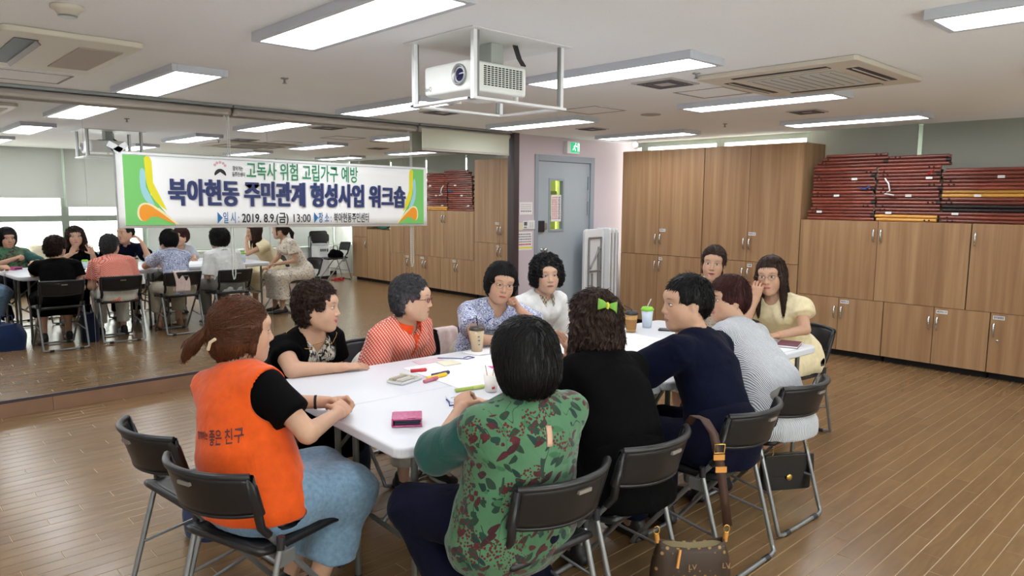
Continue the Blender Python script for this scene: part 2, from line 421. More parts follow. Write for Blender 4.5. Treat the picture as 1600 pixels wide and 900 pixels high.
# banner ---------------------------------------------------------------------
M_VINYL = mat('banner_vinyl', S(252, 254, 255), .5, noise=(2, .015))
BY = YM-.030
BXA, BXB = 1.64, 4.60
def bz(x, top):     # the banner tilts and tapers a little
    u = (x-BXA)/(BXB-BXA); return (1.945-.022*u) if top else (1.352-.036*u)
def bpt(x, v, d=0):
    z0, z1 = bz(x, False), bz(x, True); sag = .004*math.sin(x*2.1+v*2)
    return Vector((x, BY+sag*.7-d, z0+(z1-z0)*v))
ban = thing('banner', 'white printed workshop banner with navy and green lettering across the mirror', 'banner', (3.1, BY, 1.33))
MB().grid(lambda u, v: bpt(BXA+(BXB-BXA)*u, v), 40, 6).build('vinyl', M_VINYL, ban, solid=.0016)
def flatprint(name, poly, m, d, sub=0):
    """printed shape on the banner: poly in (x, v) banner coordinates"""
    mb = MB(); P = [bpt(x, v, d) for x, v in poly]
    c = sum(P, Vector())/len(P); mb.add(P+[c], [(i, (i+1) % len(P), len(P)) for i in range(len(P))])
    return mb.build(name, m, ban, solid=.0004)
PG = mat('print_green', S(122, 205, 110), .5); PY = mat('print_yellow', S(236, 226, 40), .5); PB = mat('print_skyblue', S(160, 214, 224), .5)
PO = mat('print_orange', S(246, 158, 36), .5); PC = mat('print_cream', S(246, 236, 190), .5); PN = mat('print_navy', S(44, 58, 110), .5)
PT = mat('print_teal', S(44, 140, 96), .5); PK = mat('print_black', S(30, 30, 34), .5); PBL = mat('print_blue', S(40, 110, 170), .5); PSH = mat('print_shadow', S(196, 190, 206), .5)
PR = mat('print_red', S(196, 60, 60), .5)
def bez(p0, p1, p2, p3, n=10):
    return [tuple((1-t)**3*a+3*t*(1-t)**2*b+3*t*t*(1-t)*c+t**3*d for a, b, c, d in zip(p0, p1, p2, p3)) for t in [k/n for k in range(n+1)]]
def corner_art(flip):
    X = (lambda s: 1.688+s) if not flip else (lambda s: 4.557-s*.86)
    T = lambda pts: [(X(a), b) for a, b in pts]
    flatprint('print_green_field', T([(0, .04), (0, .96), (.17, .96)]+bez((.17, .96), (.10, .75), (.13, .42), (.21, .30), 8)+bez((.21, .30), (.25, .2), (.33, .1), (.37, .04), 6)), PG, .0018)
    flatprint('print_yellow_swoosh', T(bez((.155, .93), (.19, 1.0), (.22, .93), (.21, .80), 8)+bez((.21, .80), (.19, .55), (.23, .38), (.31, .24), 10)+bez((.31, .24), (.2, .34), (.155, .55), (.16, .75), 10)), PY, .0026)
    flatprint('print_blue_swoosh', T(bez((.125, .78), (.14, .82), (.165, .78), (.16, .68), 6)+bez((.16, .66), (.15, .5), (.18, .38), (.22, .31), 8)+bez((.2, .31), (.12, .36), (.105, .55), (.12, .75), 8)), PB, .0030)
    flatprint('print_cream_halo', T(bez((.085, .20), (.09, .40), (.19, .35), (.24, .27), 8)+bez((.25, .27), (.30, .2), (.36, .10), (.40, .05), 6)+bez((.38, .05), (.28, .19), (.20, .20), (.165, .15), 8)+bez((.16, .12), (.12, .06), (.085, .12), (.085, .2), 6)), PC, .0034)
    flatprint('print_orange_swoosh', T(bez((.10, .20), (.10, .36), (.18, .33), (.22, .26), 8)+bez((.23, .25), (.28, .19), (.34, .10), (.37, .06), 6)+bez((.36, .06), (.27, .17), (.19, .17), (.155, .13), 8)+bez((.15, .10), (.12, .07), (.10, .14), (.10, .2), 6)), PO, .0038)
corner_art(False); corner_art(True)
def btext(body, x0, x1, v0, size, m, bold=0, d=.0042, thick=None):
    tilt = math.atan2(bz(x1, False)+(bz(x1, True)-bz(x1, False))*v0-(bz(x0, False)+(bz(x0, True)-bz(x0, False))*v0), x1-x0)
    p = bpt(x0, v0, d)
    M0 = Tr(p.x, BY-d-.002, p.z) @ Matrix.Rotation(-tilt, 4, 'Y') @ Matrix.Rotation(PI/2, 4, 'X')
    o = text_mesh('lettering', body, size, M0, m, ban, bold, .0003 if not thick else 0, width=x1-x0)
    if thick:      # heavy strokes: the same outline laid down several times, slightly shifted
        me = o.data; V = [v.co.copy() for v in me.vertices]; Fs_ = [tuple(p.vertices) for p in me.polygons]; mb = MB()
        for i, (dx, dz) in enumerate(thick): mb.add([v+Vector((dx, -.0004*i, dz)) for v in V], Fs_)
        n_ = mb.mesh('lettering', m); o.data = n_; bpy.data.meshes.remove(me)
    return o
HEAVY = [(a*.0075, b*.0045) for a in (-1, -.33, .33, 1) for b in (-1, 0, 1)]
def bx_px(px): return px
btext('고독사 위험 고립가구 예방', 2.665, 3.77, .722, .165, PT, .0020)
btext('북아현동 주민관계 형성사업 워크숍', 2.025, 4.325, .338, .232, PSH, .001, .0034, HEAVY)
btext('북아현동 주민관계 형성사업 워크숍', 2.015, 4.313, .345, .232, PN, .001, .0092, HEAVY)
btext('▶일 시 :', 2.40, 2.585, .075, .105, PBL, .001)
btext('2019. 8.9.(금)', 2.61, 3.04, .075, .105, PK, .0018)
btext('13:00', 3.09, 3.26, .075, .105, PK, .0003)
btext('▶장 소 :', 3.295, 3.475, .078, .105, PBL, .001)
btext('북아현동주민센터', 3.50, 3.885, .080, .100, PK, .0010)
btext('찾아가는', 2.545, 2.635, .815, .045, PK, .0006); btext('동주민센터', 2.54, 2.65, .735, .042, PK, .0006)
flatprint('print_arc', [(2.44+.05*math.cos(a), .74+.09*math.sin(a)) for a in [PI*k/12 for k in range(13)]]+[(2.44+.043*math.cos(a), .735+.075*math.sin(a)) for a in [PI*(12-k)/12 for k in range(13)]], PK, .0040)
for a in range(5):
    q = .3+a*.62; flatprint('print_petal', [(2.44+.045*math.cos(q)+.012*math.cos(b), .86+.06*math.sin(q)+.02*math.sin(b)) for b in [2*PI*k/8 for k in range(8)]], mat('print_pink', S(222, 180, 190), .5), .004)
for v in (.035, .962): flatprint('border_line', [(1.688, v), (4.557, v), (4.557, v+.004), (1.688, v+.004)], PK, .0044)
M_TAPE = mat('clear_tape', S(225, 228, 230), .2, alpha=1) if False else mat('clear_tape', S(225, 228, 230), .2)
for x, z, a in ((1.64, 1.975, .5), (1.68, 1.97, -.6)):
    MB().obox(Tr(x, BY-.006, z) @ Matrix.Rotation(a, 4, 'Y'), .055, .0008, .022).build('tape', M_TAPE, ban)
# ================================================================== DOOR AND WALL FITTINGS
M_DOOR = mat('door_grey', S(168, 178, 186), .45, noise=(2, .03))
M_DFR = mat('door_frame_grey', S(150, 158, 168), .45)
dr = bpy.data.objects.new('door_1', None); COL.objects.link(dr); struct(dr); dr.location = ((DX0+DX1)/2, YM, 0); MW['door_1'] = Matrix.Translation(dr.location); dr['label'] = 'grey steel fire door with a narrow glass pane'
for q in ((DX0, DX0+.06, 0, DZ), (DX1-.075, DX1, 0, DZ), (DX0+.06, DX1-.075, DZ-.075, DZ)):
    MB().box(q[0], q[1], YM-.012, YM+.10, q[2], q[3]).build('door_frame', M_DFR, dr, bevel=.002)
LX0, LX1, LZ = DX0+.063, DX1-.078, DZ-.079
WX0, WX1, WZ0, WZ1 = 6.515, 6.755, 1.225, 1.845
leaf = MB()
for q in ((LX0, WX0, .006, LZ), (WX1, LX1, .006, LZ), (WX0, WX1, .006, WZ0), (WX0, WX1, WZ1, LZ)): leaf.box(q[0], q[1], YM+.012, YM+.055, q[2], q[3])
leaf.build('door_leaf', M_DOOR, dr)
for q in ((WX0-.02, WX0+.008, WZ0-.02, WZ1+.02), (WX1-.008, WX1+.02, WZ0-.02, WZ1+.02), (WX0+.008, WX1-.008, WZ0-.02, WZ0+.008), (WX0+.008, WX1-.008, WZ1-.008, WZ1+.02)):
    MB().box(q[0], q[1], YM+.004, YM+.062, q[2], q[3]).build('pane_frame', M_DFR, dr, bevel=.002)
MB().box(WX0, WX1, YM+.028, YM+.034, WZ0, WZ1).build('pane', M_GLASS, dr)
note = MB().box(6.56, 6.74, YM+.0265, YM+.0278, 1.33, 1.66).build('paper_notice', mat('paper', S(236, 232, 232), .7), dr)
tx = [('print_red', 6.585), ('print_red', 6.612), ('print_red', 6.636), ('print_red', 6.660), ('print_black', 6.695), ('print_black', 6.715)]
for nm, x in tx:
    mb = MB()
    for k in range(13): mb.box(x-.0075, x+.0075, YM+.0258, YM+.0264, 1.36+k*.022, 1.36+k*.022+random.uniform(.010, .016))
    mb.build('print_line', MATS[nm], dr)
MB().lathe([(.0, 0), (.03, 0), (.03, .008), (.012, .012), (.012, .04), (.026, .05), (.03, .065), (.022, .078), (0, .08)], Tr(6.389, YM+.012, .985) @ Matrix.Rotation(PI/2, 4, 'X'), 20).build('door_knob', M_CHROME, dr)
MB().box(6.30, 6.40, YM-.022, YM+.012, 1.205, 1.345).build('digital_lock', M_BLACK, dr, bevel=.008)
MB().box(6.405, 6.45, YM-.012, YM+.012, 1.235, 1.32).build('lock_plate', M_STEEL, dr, bevel=.004)
for z in (1.82, 1.50): MB().tube([(7.225, YM-.004, z-.09), (7.225, YM-.004, z+.08)], .011, 10).build('hinge', M_DFR, dr)
# corridor beyond the door glass
M_COR = mat('corridor_green', S(206, 224, 128), .7)
struct(MB().box(5.6, 8.2, YM+1.5, YM+1.55, 0, 2.4).build('wall_corridor', M_COR))
for z in (1.32, 1.70): struct(MB().box(5.6, 8.2, YM+1.47, YM+1.498, z-.02, z+.035).build('trim_1', mat('corridor_rail', S(124, 142, 84), .6)))
cl = thing('corridor_light', 'bright corridor lamp behind the door glass', 'ceiling light', (7.0, YM+.9, 2.4))
MB().box(6.4, 7.6, YM+.75, YM+1.05, 2.38, 2.40).build('diffuser', emis('corridor_diffuser', (1, 1, .9, 1), 5.0), cl)
struct(MB().box(5.6, 8.23, YM+.12, YM+1.55, -.05, 0).build('floor_corridor', M_COR)); struct(MB().box(5.6, 8.23, YM+.12, YM+1.55, 2.42, 2.46).build('ceiling_corridor', M_CEIL))
struct(MB().box(5.56, 5.6, YM+.12, YM+1.55, 0, 2.46).build('wall_light_block_left', M_COR)); struct(MB().box(8.23, 8.27, YM+.12, YM+1.55, 0, 2.46).build('wall_light_block_right', M_COR))  # unseen end walls, added to stop world light leaking into the corridor
# exit sign
es = thing('exit_sign', 'green and white running figure exit sign above the grey door', 'exit sign', (6.85, YM, 2.18))
MB().box(6.735, 6.965, YM-.07, YM, 2.175, 2.325).build('housing', M_WHITE, es, bevel=.004)
MB().box(6.80, 6.955, YM-.074, YM-.071, 2.19, 2.31).build('face', emis('sign_green', S(30, 170, 110), .6), es)
fg = MB()
for q in (((6.83, 2.22), (6.862, 2.25)), ((6.862, 2.25), (6.880, 2.212)), ((6.862, 2.25), (6.876, 2.283)), ((6.876, 2.278), (6.905, 2.262)), ((6.876, 2.278), (6.848, 2.262))):
    fg.tube([(q[0][0], YM-.0755, q[0][1]), (q[1][0], YM-.0755, q[1][1])], .0055, 6)
fg.lathe([(.0, -.001), (.009, 0), (0, .001)], Tr(6.884, YM-.0755, 2.298) @ Matrix.Rotation(PI/2, 4, 'X'), 10)
for q in ((6.92, 6.926, 2.205, 2.298), (6.944, 6.95, 2.205, 2.298), (6.92, 6.95, 2.296, 2.302)): fg.box(q[0], q[1], YM-.0765, YM-.0745, q[2], q[3])
fg.build('pictogram', emis('sign_white', (1, 1, 1, 1), .8), es)
# papers and switches left of the door
def wall_paper(label, x0, x1, z0, z1, lines, stripe=None):
    p = thing('paper_notice', label, 'notice', ((x0+x1)/2, YM, z0))
    MB().box(x0, x1, YM-.003, YM, z0, z1).build('sheet', MATS['paper'], p)
    for z, m, h in lines:
        mb = MB(); x = x0+.02
        while x < x1-.03:
            d = random.uniform(.012, .03); mb.box(x, min(x+d, x1-.02), YM-.0042, YM-.0031, z, z+h); x += d+.008
        mb.build('print_line', m, p)
    if stripe: MB().box(x0, x1, YM-.0042, YM-.0031, z0+.02, z0+.038).build('print_line', stripe, p)
M_FAINT = mat('faint_print', S(186, 190, 188), .6)
wall_paper('faint white paper notice above the light switches', 5.985, 6.20, 1.42, 1.57, [(1.535, M_FAINT, .01), (1.51, M_FAINT, .01), (1.485, M_FAINT, .01), (1.455, mat('mid_print', S(120, 126, 124), .6), .014)])
wall_paper('white paper notice with red lines and yellow foot under the switches', 5.93, 6.20, .995, 1.215, [(1.18, MATS['mid_print'], .014), (1.15, MATS['mid_print'], .014), (1.12, MATS['mid_print'], .014), (1.09, MATS['mid_print'], .012), (1.055, PR, .018)], PY)
for lab, x0, x1, z0, z1 in (('yellowed blank switch plate nearest the mirror frame', 5.945, 6.03, 1.235, 1.325), ('white thermostat with grey display between the switch plates', 6.038, 6.115, 1.245, 1.345), ('white two button light switch nearest the door', 6.122, 6.235, 1.245, 1.35)):
    sw = thing('wall_switch', lab, 'switch', ((x0+x1)/2, YM, z0))
    MB().box(x0, x1, YM-.012, YM, z0, z1).build('plate', mat('cream_plate', S(226, 216, 190), .5) if 'yellow' in lab else M_WHITE, sw, bevel=.003)
    if 'thermostat' in lab:
        MB().box(x0+.014, x1-.012, YM-.014, YM-.012, z0+.045, z1-.01).build('display', mat('lcd', S(96, 104, 104), .3), sw)
        for k in range(2): MB().box(x0+.016+.024*k, x0+.034+.024*k, YM-.015, YM-.012, z0+.014, z0+.034).build('button', M_STEEL, sw)
    if 'two button' in lab:
        for k in range(2): MB().box(x0+.02+.04*k, x0+.05+.04*k, YM-.016, YM-.012, z0+.02, z1-.02).build('button', M_SILL, sw, bevel=.002)
# ================================================================== CABINETS
def cab_wood():
    t = NT('cabinet_wood')
    oi = t.n('ShaderNodeObjectInfo'); r = t.math('MULTIPLY', oi.outputs['Random'], 7.0)
    tc = t.n('ShaderNodeTexCoord'); ad = t.n('ShaderNodeVectorMath', operation='ADD'); t.l(tc.outputs['Object'], ad.inputs[0])
    cb = t.n('ShaderNodeCombineXYZ'); t.l(r, cb.inputs[1]); t.l(r, cb.inputs[0]); t.l(cb.outputs[0], ad.inputs[1])
    mp = t.n('ShaderNodeMapping'); mp.inputs['Scale'].default_value = (9, 9, .35); t.l(ad.outputs[0], mp.inputs['Vector'])
    n1 = t.noise(mp.outputs[0], 1.6, 4, .55, .3)
    c = t.ramp(n1, [(.22, S(142, 107, 75)), (.45, S(165, 128, 93)), (.62, S(179, 144, 107)), (.8, S(191, 158, 121))])
    mp2 = t.n('ShaderNodeMapping'); mp2.inputs['Scale'].default_value = (60, 60, 1.2); t.l(ad.outputs[0], mp2.inputs['Vector'])
    c = t.mix(t.math('MULTIPLY', t.noise(mp2.outputs[0], 2, 3), .3), c, S(122, 86, 54))
    t.color(c).set(.42, 0, .4); return t.m
M_CAB = cab_wood()
M_LBL = mat('label_white', S(236, 236, 232), .5)
def handle(parent, y, z, h=.13):
    x = XC-.018
    MB().tube([(x, y, z+h/2), (x-.018, y, z+h/2-.012), (x-.027, y, z+h*.2), (x-.027, y, z-h*.2), (x-.018, y, z-h/2+.012), (x, y, z-h/2)], [.007, .008, .009, .009, .008, .007], 8).build('handle', M_CHROME, parent)
def lab_tag(parent, y, z, body='에코마스크', wd=.085):
    MB().box(XC-.0205, XC-.0182, y-wd, y, z, z+.034).build('name_label', M_LBL, parent)
    text_mesh('lettering', body, .024, Tr(XC-.021, y-.006, z+.009) @ Matrix.Rotation(-PI/2, 4, 'Z') @ Matrix.Rotation(PI/2, 4, 'X'), PN, parent, .0006, .0002, width=wd-.012)
def cabinet(label, ya, yb, z0, z1, doors, name='cabinet', depth=.50):
    """doors: list of (y0, y1, z0, z1, handle side, label). y decreases to the right as seen."""
    c = thing(name, label, 'cabinet', (XC+depth/2, (ya+yb)/2, z0 if z0 > .1 else 0), 0, 'wooden storage cabinets along the wall')
    lo = z0 if z0 > .1 else .065
    MB().box(XC, XC+depth, yb+.002, ya-.002, lo, z1).build('body', M_CAB, c, bevel=.001)
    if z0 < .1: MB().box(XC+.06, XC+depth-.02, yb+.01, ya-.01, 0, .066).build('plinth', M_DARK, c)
    MB().box(XC-.0030, XC-.0002, yb+.004, ya-.004, lo+.004, z1-.004).build('seam_shade', M_DARK, c)  # added dark sheet: paints the shade in the gaps between doors
    for y0, y1, a, b, side, lb in doors:
        d = MB().box(XC-.018, XC-.0032, y1+.0026, y0-.0026, a+.0026, b-.0026).build('door', M_CAB, c, bevel=.0012)
        if side:
            yy = (y1+.035) if side[0] == 'R' else (y0-.035)
            zz = {'b': a+.20, 't': b-.14, 'm': b-.155}[side[1]]
            handle(d, yy, zz)
        if lb: lab_tag(d, y0-.02, {'b': a+.295, 't': b-.062, 'm': b-.058}[side[1]], *lb)
T1, T2 = .92, 2.225
cabinet('tall wooden cabinet beside the folded white tables by the door', 5.924, 4.716, .065, T2, [(5.924, 5.337, T1, T2, 'Rb', None), (5.337, 4.716, T1, T2, 'Lb', ('에코마스크',)), (5.924, 5.337, .065, T1, 'Rt', None), (5.337, 4.716, .065, T1, 'Lt', ('비품', .05))], 'tall_cabinet')
cabinet('tall wooden cabinet next to the stacked red rods', 4.712, 3.52, .065, T2, [(4.712, 4.13, T1, T2, 'Rb', None), (4.13, 3.52, T1, T2, 'Lb', ('에코마스크',)), (4.712, 4.13, .065, T1, 'Rt', None), (4.13, 3.52, .065, T1, 'Lt', ('비품', .055))], 'tall_cabinet')
L1, L2 = .614, 1.408
cabinet('wide wooden upper cabinet carrying the left and middle rod stacks', 3.515, 1.92, L1, L2, [(3.515, 2.726, L1, L2, 'Rt', None), (2.726, 1.92, L1, L2, 'Lt', None)], 'low_cabinet')
cabinet('wooden upper cabinet under the right rod stack at the photo edge', 1.915, 1.10, L1, L2, [(1.915, 1.10, L1, L2, 'Lt', None)], 'low_cabinet')
cabinet('low wooden base cabinet right beside the tall cabinets', 3.515, 2.627, .065, L1, [(3.515, 3.066, .065, L1, 'Rm', None), (3.066, 2.627, .065, L1, 'Lm', ('에코마스크',))], 'base_cabinet')
cabinet('low wooden base cabinet in the middle of the lower row', 2.624, 1.716, .065, L1, [(2.624, 2.172, .065, L1, 'Rm', None), (2.172, 1.716, .065, L1, 'Lm', ('에코마스크', .095))], 'base_cabinet')
cabinet('low wooden base cabinet with a lock at the right photo edge', 1.712, 1.10, .065, L1, [(1.712, 1.10, .065, L1, 'Lm', ('관리용품함', .09))], 'base_cabinet')
MB().lathe([(0, 0), (.011, 0), (.011, .006), (0, .007)], Tr(XC-.018, 1.645, .365) @ Matrix.Rotation(-PI/2, 4, 'Y'), 12).build('keyhole', M_CHROME, [o for o in bpy.data.objects if o.get('label', '').startswith('low wooden base cabinet with a lock')][0])
cabinet('waist high wooden cabinet with green cloth on top seen in the mirror', 1.09, .32, .065, 1.02, [(1.09, .32, .065, 1.02, None, None)], 'waist_cabinet')
cabinet('wooden cabinet in the far corner seen in the mirror', .315, -.22, .065, 1.405, [(.315, -.22, .065, .86, 'Lt', None), (.315, -.22, .86, 1.405, None, None)], 'corner_cabinet')
cloth = MB().grid(lambda u, v: Vector((XC+.02+.5*u, .36+.7*v, 1.034+.05*math.sin(3*u+5*v)**2+.03*math.sin(9*v+2*u)**2*math.sin(PI*u))), 14, 18).build('folded_cloth', mat('green_cloth', S(20, 92, 78), .8), solid=.01)
tag(cloth, 'dark green cloth lying on the waist high cabinet in the mirror', 'cloth')
# ================================================================== RED ROD STACKS
def rodmat(name, a, b):
    t = NT(name); n = t.noise(t.coord('Object', (18, 1.2, 18)), 3, 4, .6)
    oi = t.n('ShaderNodeObjectInfo'); hs = t.n('ShaderNodeHueSaturation'); t.l(t.ramp(n, [(.25, a), (.75, b)]), hs.inputs['Color']); t.l(t.math('ADD', t.math('MULTIPLY', oi.outputs['Random'], .7), .7), hs.inputs['Value']); t.color(hs.outputs['Color']).set(.28, 0, .6, Coat_Weight=.4); return t.m
M_ROD = rodmat('red_lacquer_wood', S(86, 34, 28), S(140, 70, 54)); M_YEL = rodmat('yellow_wood', S(186, 128, 48), S(214, 160, 74)); M_CAP = mat('dark_cap', S(34, 26, 26), .5)
def rod(label, group, y0, y1, z, x=None, m=None, r=.0172, tilt=0, holes=(), cap=True, flat=False):
    x = XC+.03 if x is None else x
    L = y0-y1; o = thing('wooden_rod', label, 'wooden rod', (x, (y0+y1)/2, z-r), 0, group)
    m = m or M_ROD; n = 8; mb = MB()
    P = [(x, y0-L*k/7, z+tilt*(k/7-.5)) for k in range(8)]
    if flat: mb.box(x-.03, x+.25, y1, y0, z-r, z+r)
    else: mb.tube(P, [r*.94, r, r*.96, r, r*.97, r, r*.96, r*.94], n)
    mb.build('shaft', m, o)
    for hy in holes:
        MB().lathe([(0, 0), (.0085, 0), (.0085, .002), (0, .0022)], Tr(x-(.031 if flat else r-.001), hy, z) @ Matrix.Rotation(-PI/2, 4, 'Y'), 10).build('hole', M_DARK, o)
    if cap:
        MB().tube([(x, y1+.035, z+tilt*.5), (x, y1-.006, z+tilt*.5)], r*1.06, 8).build('end_cap', M_CAP, o)
    return o
STK = (('left', 3.455, 2.79, 20), ('middle', 2.77, 2.205, 19), ('right', 2.19, 1.30, 15))
for nm, ya, yb, n in STK:
    lab = 'dark red lacquered wooden rod in the %s stack on the cabinets' % nm
    for k in range(n):
        z = L2+.0185+k*.0335
        j = random.uniform(-.012, .012); y0, y1 = ya+j, yb+random.uniform(-.01, .02)
        if nm == 'left' and k >= 3: y0 -= .03+.004*(k % 3)
        if nm == 'left' and k > 16: y0 -= .045*(k-16); y1 -= .10
        if nm == 'middle' and k > 15: y0 += (.05 if k < 18 else -.1); y1 -= .05+.0*k
        h = [(y0-.05, y0-.09), (y1+.06, y1+.10), (), (y0-.06,), ()][(k*3+len(nm)) % 5]
        lb_ = '%s red wooden rod from the bottom of the %s stack' % (ORD[k], nm); m = M_ROD
        if nm == 'middle' and k < 2: m = M_YEL; lb_ = ('lowest', 'second lowest')[k]+' rod of the middle stack, yellow wood'
        if nm == 'right' and k in (7, 8): m = M_YEL; lb_ = ('lower', 'upper')[k-7]+' yellow wooden rod inside the right stack of red rods'; h = ()
        if nm == 'right' and k in (3, 4): m = M_CAP; lb_ = ('lower', 'upper')[k-3]+' black rod low in the right stack'; h = ()
        rod(lb_, 'rods stacked on the low cabinets', y0, y1, z, XC+.03+random.uniform(-.006, .006), m, tilt=random.uniform(-.004, .004), holes=h, cap=(k % 4 == 1 and m is M_ROD))
        if k % 2 == 0: rod('dark red rod in the back row of the %s stack' % nm, 'rods in the back row of the stacks', y0-.02, y1, z, XC+.10, M_ROD, holes=(), cap=False)
    for q in range(3):
        zz = L2+.0185+(2+q*5)*.0335; yy = ya-.12-.17*q
        tg = tag(MB().box(XC+.0085, XC+.0115, yy-.028, yy+.028, zz-.011, zz+.011).build('name_sticker', M_LBL), '%s small white name sticker on the %s rod stack' % (('lowest', 'middle', 'topmost')[q], nm), 'sticker')
rib = MB().tube([(XC, 2.70, 1.83), (XC-.012, 2.66, 1.78), (XC-.016, 2.64, 1.71), (XC-.012, 2.69, 1.68), (XC-.016, 2.60, 1.665)], .008, 6).build('white_ribbon', M_WHITE); tag(rib, 'white ribbon tied around the middle rod stack', 'ribbon')
rib = MB().tube([(XC, 2.93, 1.74), (XC-.012, 2.88, 1.725), (XC-.010, 2.83, 1.755)], .007, 6).build('blue_ribbon', mat('blue_cloth', S(30, 90, 170), .6)); tag(rib, 'bright blue ribbon on the left rod stack', 'ribbon')
rib = MB().tube([(XC, 2.33, 1.86), (XC-.012, 2.30, 1.87), (XC-.010, 2.27, 1.905)], .006, 6).build('red_ribbon', mat('red_cloth', S(190, 30, 40), .6)); tag(rib, 'small red ribbon on the upper middle rod stack', 'ribbon')
# ================================================================== FOLDED TABLES BY THE DOOR
ft = thing('folded_table', 'folded white plastic table showing its grey leg frame by the door', 'table', (7.16, 6.05, 0), 0, 'folded white tables by the door')
MB().prism(rrect(.38, 1.22, .05), -.022, .022, Tr(7.155, 6.05, .62) @ Matrix.Rotation(PI/2, 4, 'X')).build('tabletop', M_WHITE, ft, bevel=.008)
for (a, b) in (((7.03, .20), (7.03, 1.12)), ((7.27, .20), (7.27, 1.12)), ((7.03, 1.12), (7.27, 1.12)), ((7.03, .69), (7.27, .69)), ((7.06, .72), (7.25, 1.0)), ((7.03, .25), (7.27, .25)), ((7.22, .2), (7.22, 1.0)), ((7.10, .3), (7.10, .66))):
    MB().tube([(a[0], 6.012, a[1]), (b[0], 6.012, b[1])], .012, 8).build('leg_frame', M_STEEL, ft)
for k in range(3):
    f2 = thing('folded_table', ('first', 'second', 'third')[k]+' edge-on white folded table counted from the leg frame', 'table', (7.385+.068*k, 6.07, 0), 0, 'folded white tables by the door')
    MB().prism(rrect(.26, 1.24, .04), -.024, .024, Tr(7.385+.068*k, 6.075, .62) @ Matrix.Rotation(PI/2, 4, 'Z') @ Matrix.Rotation(PI/2, 4, 'X')).build('tabletop', M_WHITE, f2, bevel=.012)
    MB().box(7.385+.068*k-.004, 7.385+.068*k+.004, 5.9405, 5.9445, .06, 1.18).build('edge_groove', M_STEEL, f2)
# ================================================================== CEILING FITTINGS
M_AC = mat('ac_cream', S(206, 198, 184), .5)
M_LOUV = mat('ac_dark', S(40, 42, 48), .5)
def ac_unit(cx, cy, lx, ly, label, grille):
    a = thing('air_conditioner', label, 'air conditioner', (cx, cy, CEIL))
    MB().prism(rrect(lx, ly, .03), -.03, -.001, Tr(cx, cy, CEIL)).build('panel', M_AC, a, bevel=.006)
    return a
a = ac_unit(4.50, 2.09, 1.02, .98, 'square cream four way ceiling air conditioner above the beige dress woman', 0)
gr = MB().prism(rrect(.56, .54, .02), -.036, -.031, Tr(4.50, 2.09, CEIL)).build('intake_grille', mat('grille_grey', S(196, 196, 190), .6), a, bevel=.002)
for k in range(9): MB().box(4.25, 4.75, 1.85+k*.06, 1.853+k*.06, CEIL-.0385, CEIL-.0365).build('grille_bar', M_STEEL, gr)
for dx, dy, wx, wy in ((-.39, 0, .035, .29), (.39, 0, .035, .29), (0, -.38, .29, .035), (0, .38, .29, .035)):
    v = MB().box(4.50+dx-wx, 4.50+dx+wx, 2.09+dy-wy, 2.09+dy+wy, CEIL-.033, CEIL-.0305).build('air_outlet', M_LOUV, a)
    MB().box(4.50+dx-wx*(.12 if wx < wy else 1), 4.50+dx+wx*(.12 if wx < wy else 1), 2.09+dy-wy*(.12 if wy < wx else 1), 2.09+dy+wy*(.12 if wy < wx else 1), CEIL-.037, CEIL-.0335).build('louvre', M_AC, v)
a = ac_unit(.93, 4.56, .60, 1.10, 'cream ceiling air conditioner with one dark outlet at the upper left', 0)
MB().box(.98, 1.18, 4.20, 4.92, CEIL-.0345, CEIL-.0305).build('intake_grille', mat('grille_tan', S(178, 168, 158), .7), a)
v = MB().box(.70, .80, 4.16, 4.96, CEIL-.033, CEIL-.0305).build('air_outlet', M_LOUV, a)
MB().obox(Tr(.80, 4.56, CEIL-.040) @ Matrix.Rotation(.9, 4, 'Y'), .014, .39, .003).build('louvre', mat('louvre_brown', S(120, 100, 92), .5), v)
def vent(x, y, w, label, rings=2):
    o = thing('ceiling_vent', label, 'vent', (x, y, CEIL))
    MB().box(x-w, x+w, y-w, y+w, CEIL-.008, CEIL-.001).build('plate', mat('vent_grey', S(188, 184, 182), .6), o)
    for k in range(rings):
        q = w*(.82-.26*k); mb = MB()
        for b_ in ((-q, q, -q, -q+.02), (-q, q, q-.02, q), (-q, -q+.02, -q+.02, q-.02), (q-.02, q, -q+.02, q-.02)): mb.box(x+b_[0], x+b_[1], y+b_[2], y+b_[3], CEIL-.014, CEIL-.008)
        mb.build('vent_ring', mat('vent_dark', S(92, 92, 98), .6), o)
for q in ((4.09, 2.87, .16, 'square grey ceiling vent between the light panels'), (4.04, 5.19, .15, 'dusty square vent near the mirror blinds'), (6.18, 2.87, .13, 'small vent between the two right hand light panels'), (6.08, 5.19, .13, 'small vent in front of the door light panel')): vent(*q)
for x, y, w, lb in ((4.66, 2.86, .20, 'square access panel beside the round air conditioner corner'), (4.84, 4.14, .21, 'square access panel in the middle of the ceiling'), (1.0, 5.62, .22, 'square access panel by the mirror at far left')):
    o = thing('access_panel', lb, 'hatch', (x, y, CEIL)); mb = MB()
    MB().box(x-w, x+w, y-w, y+w, CEIL-.004, CEIL-.001).build('plate', M_CEIL, o)
    for b_ in ((-w, w, -w, -w+.014), (-w, w, w-.014, w), (-w, -w+.014, -w, w), (w-.014, w, -w, w)): mb.box(x+b_[0], x+b_[1], y+b_[2], y+b_[3], CEIL-.007, CEIL-.004)
    mb.build('rim', mat('hatch_rim', S(150, 142, 138), .6), o)
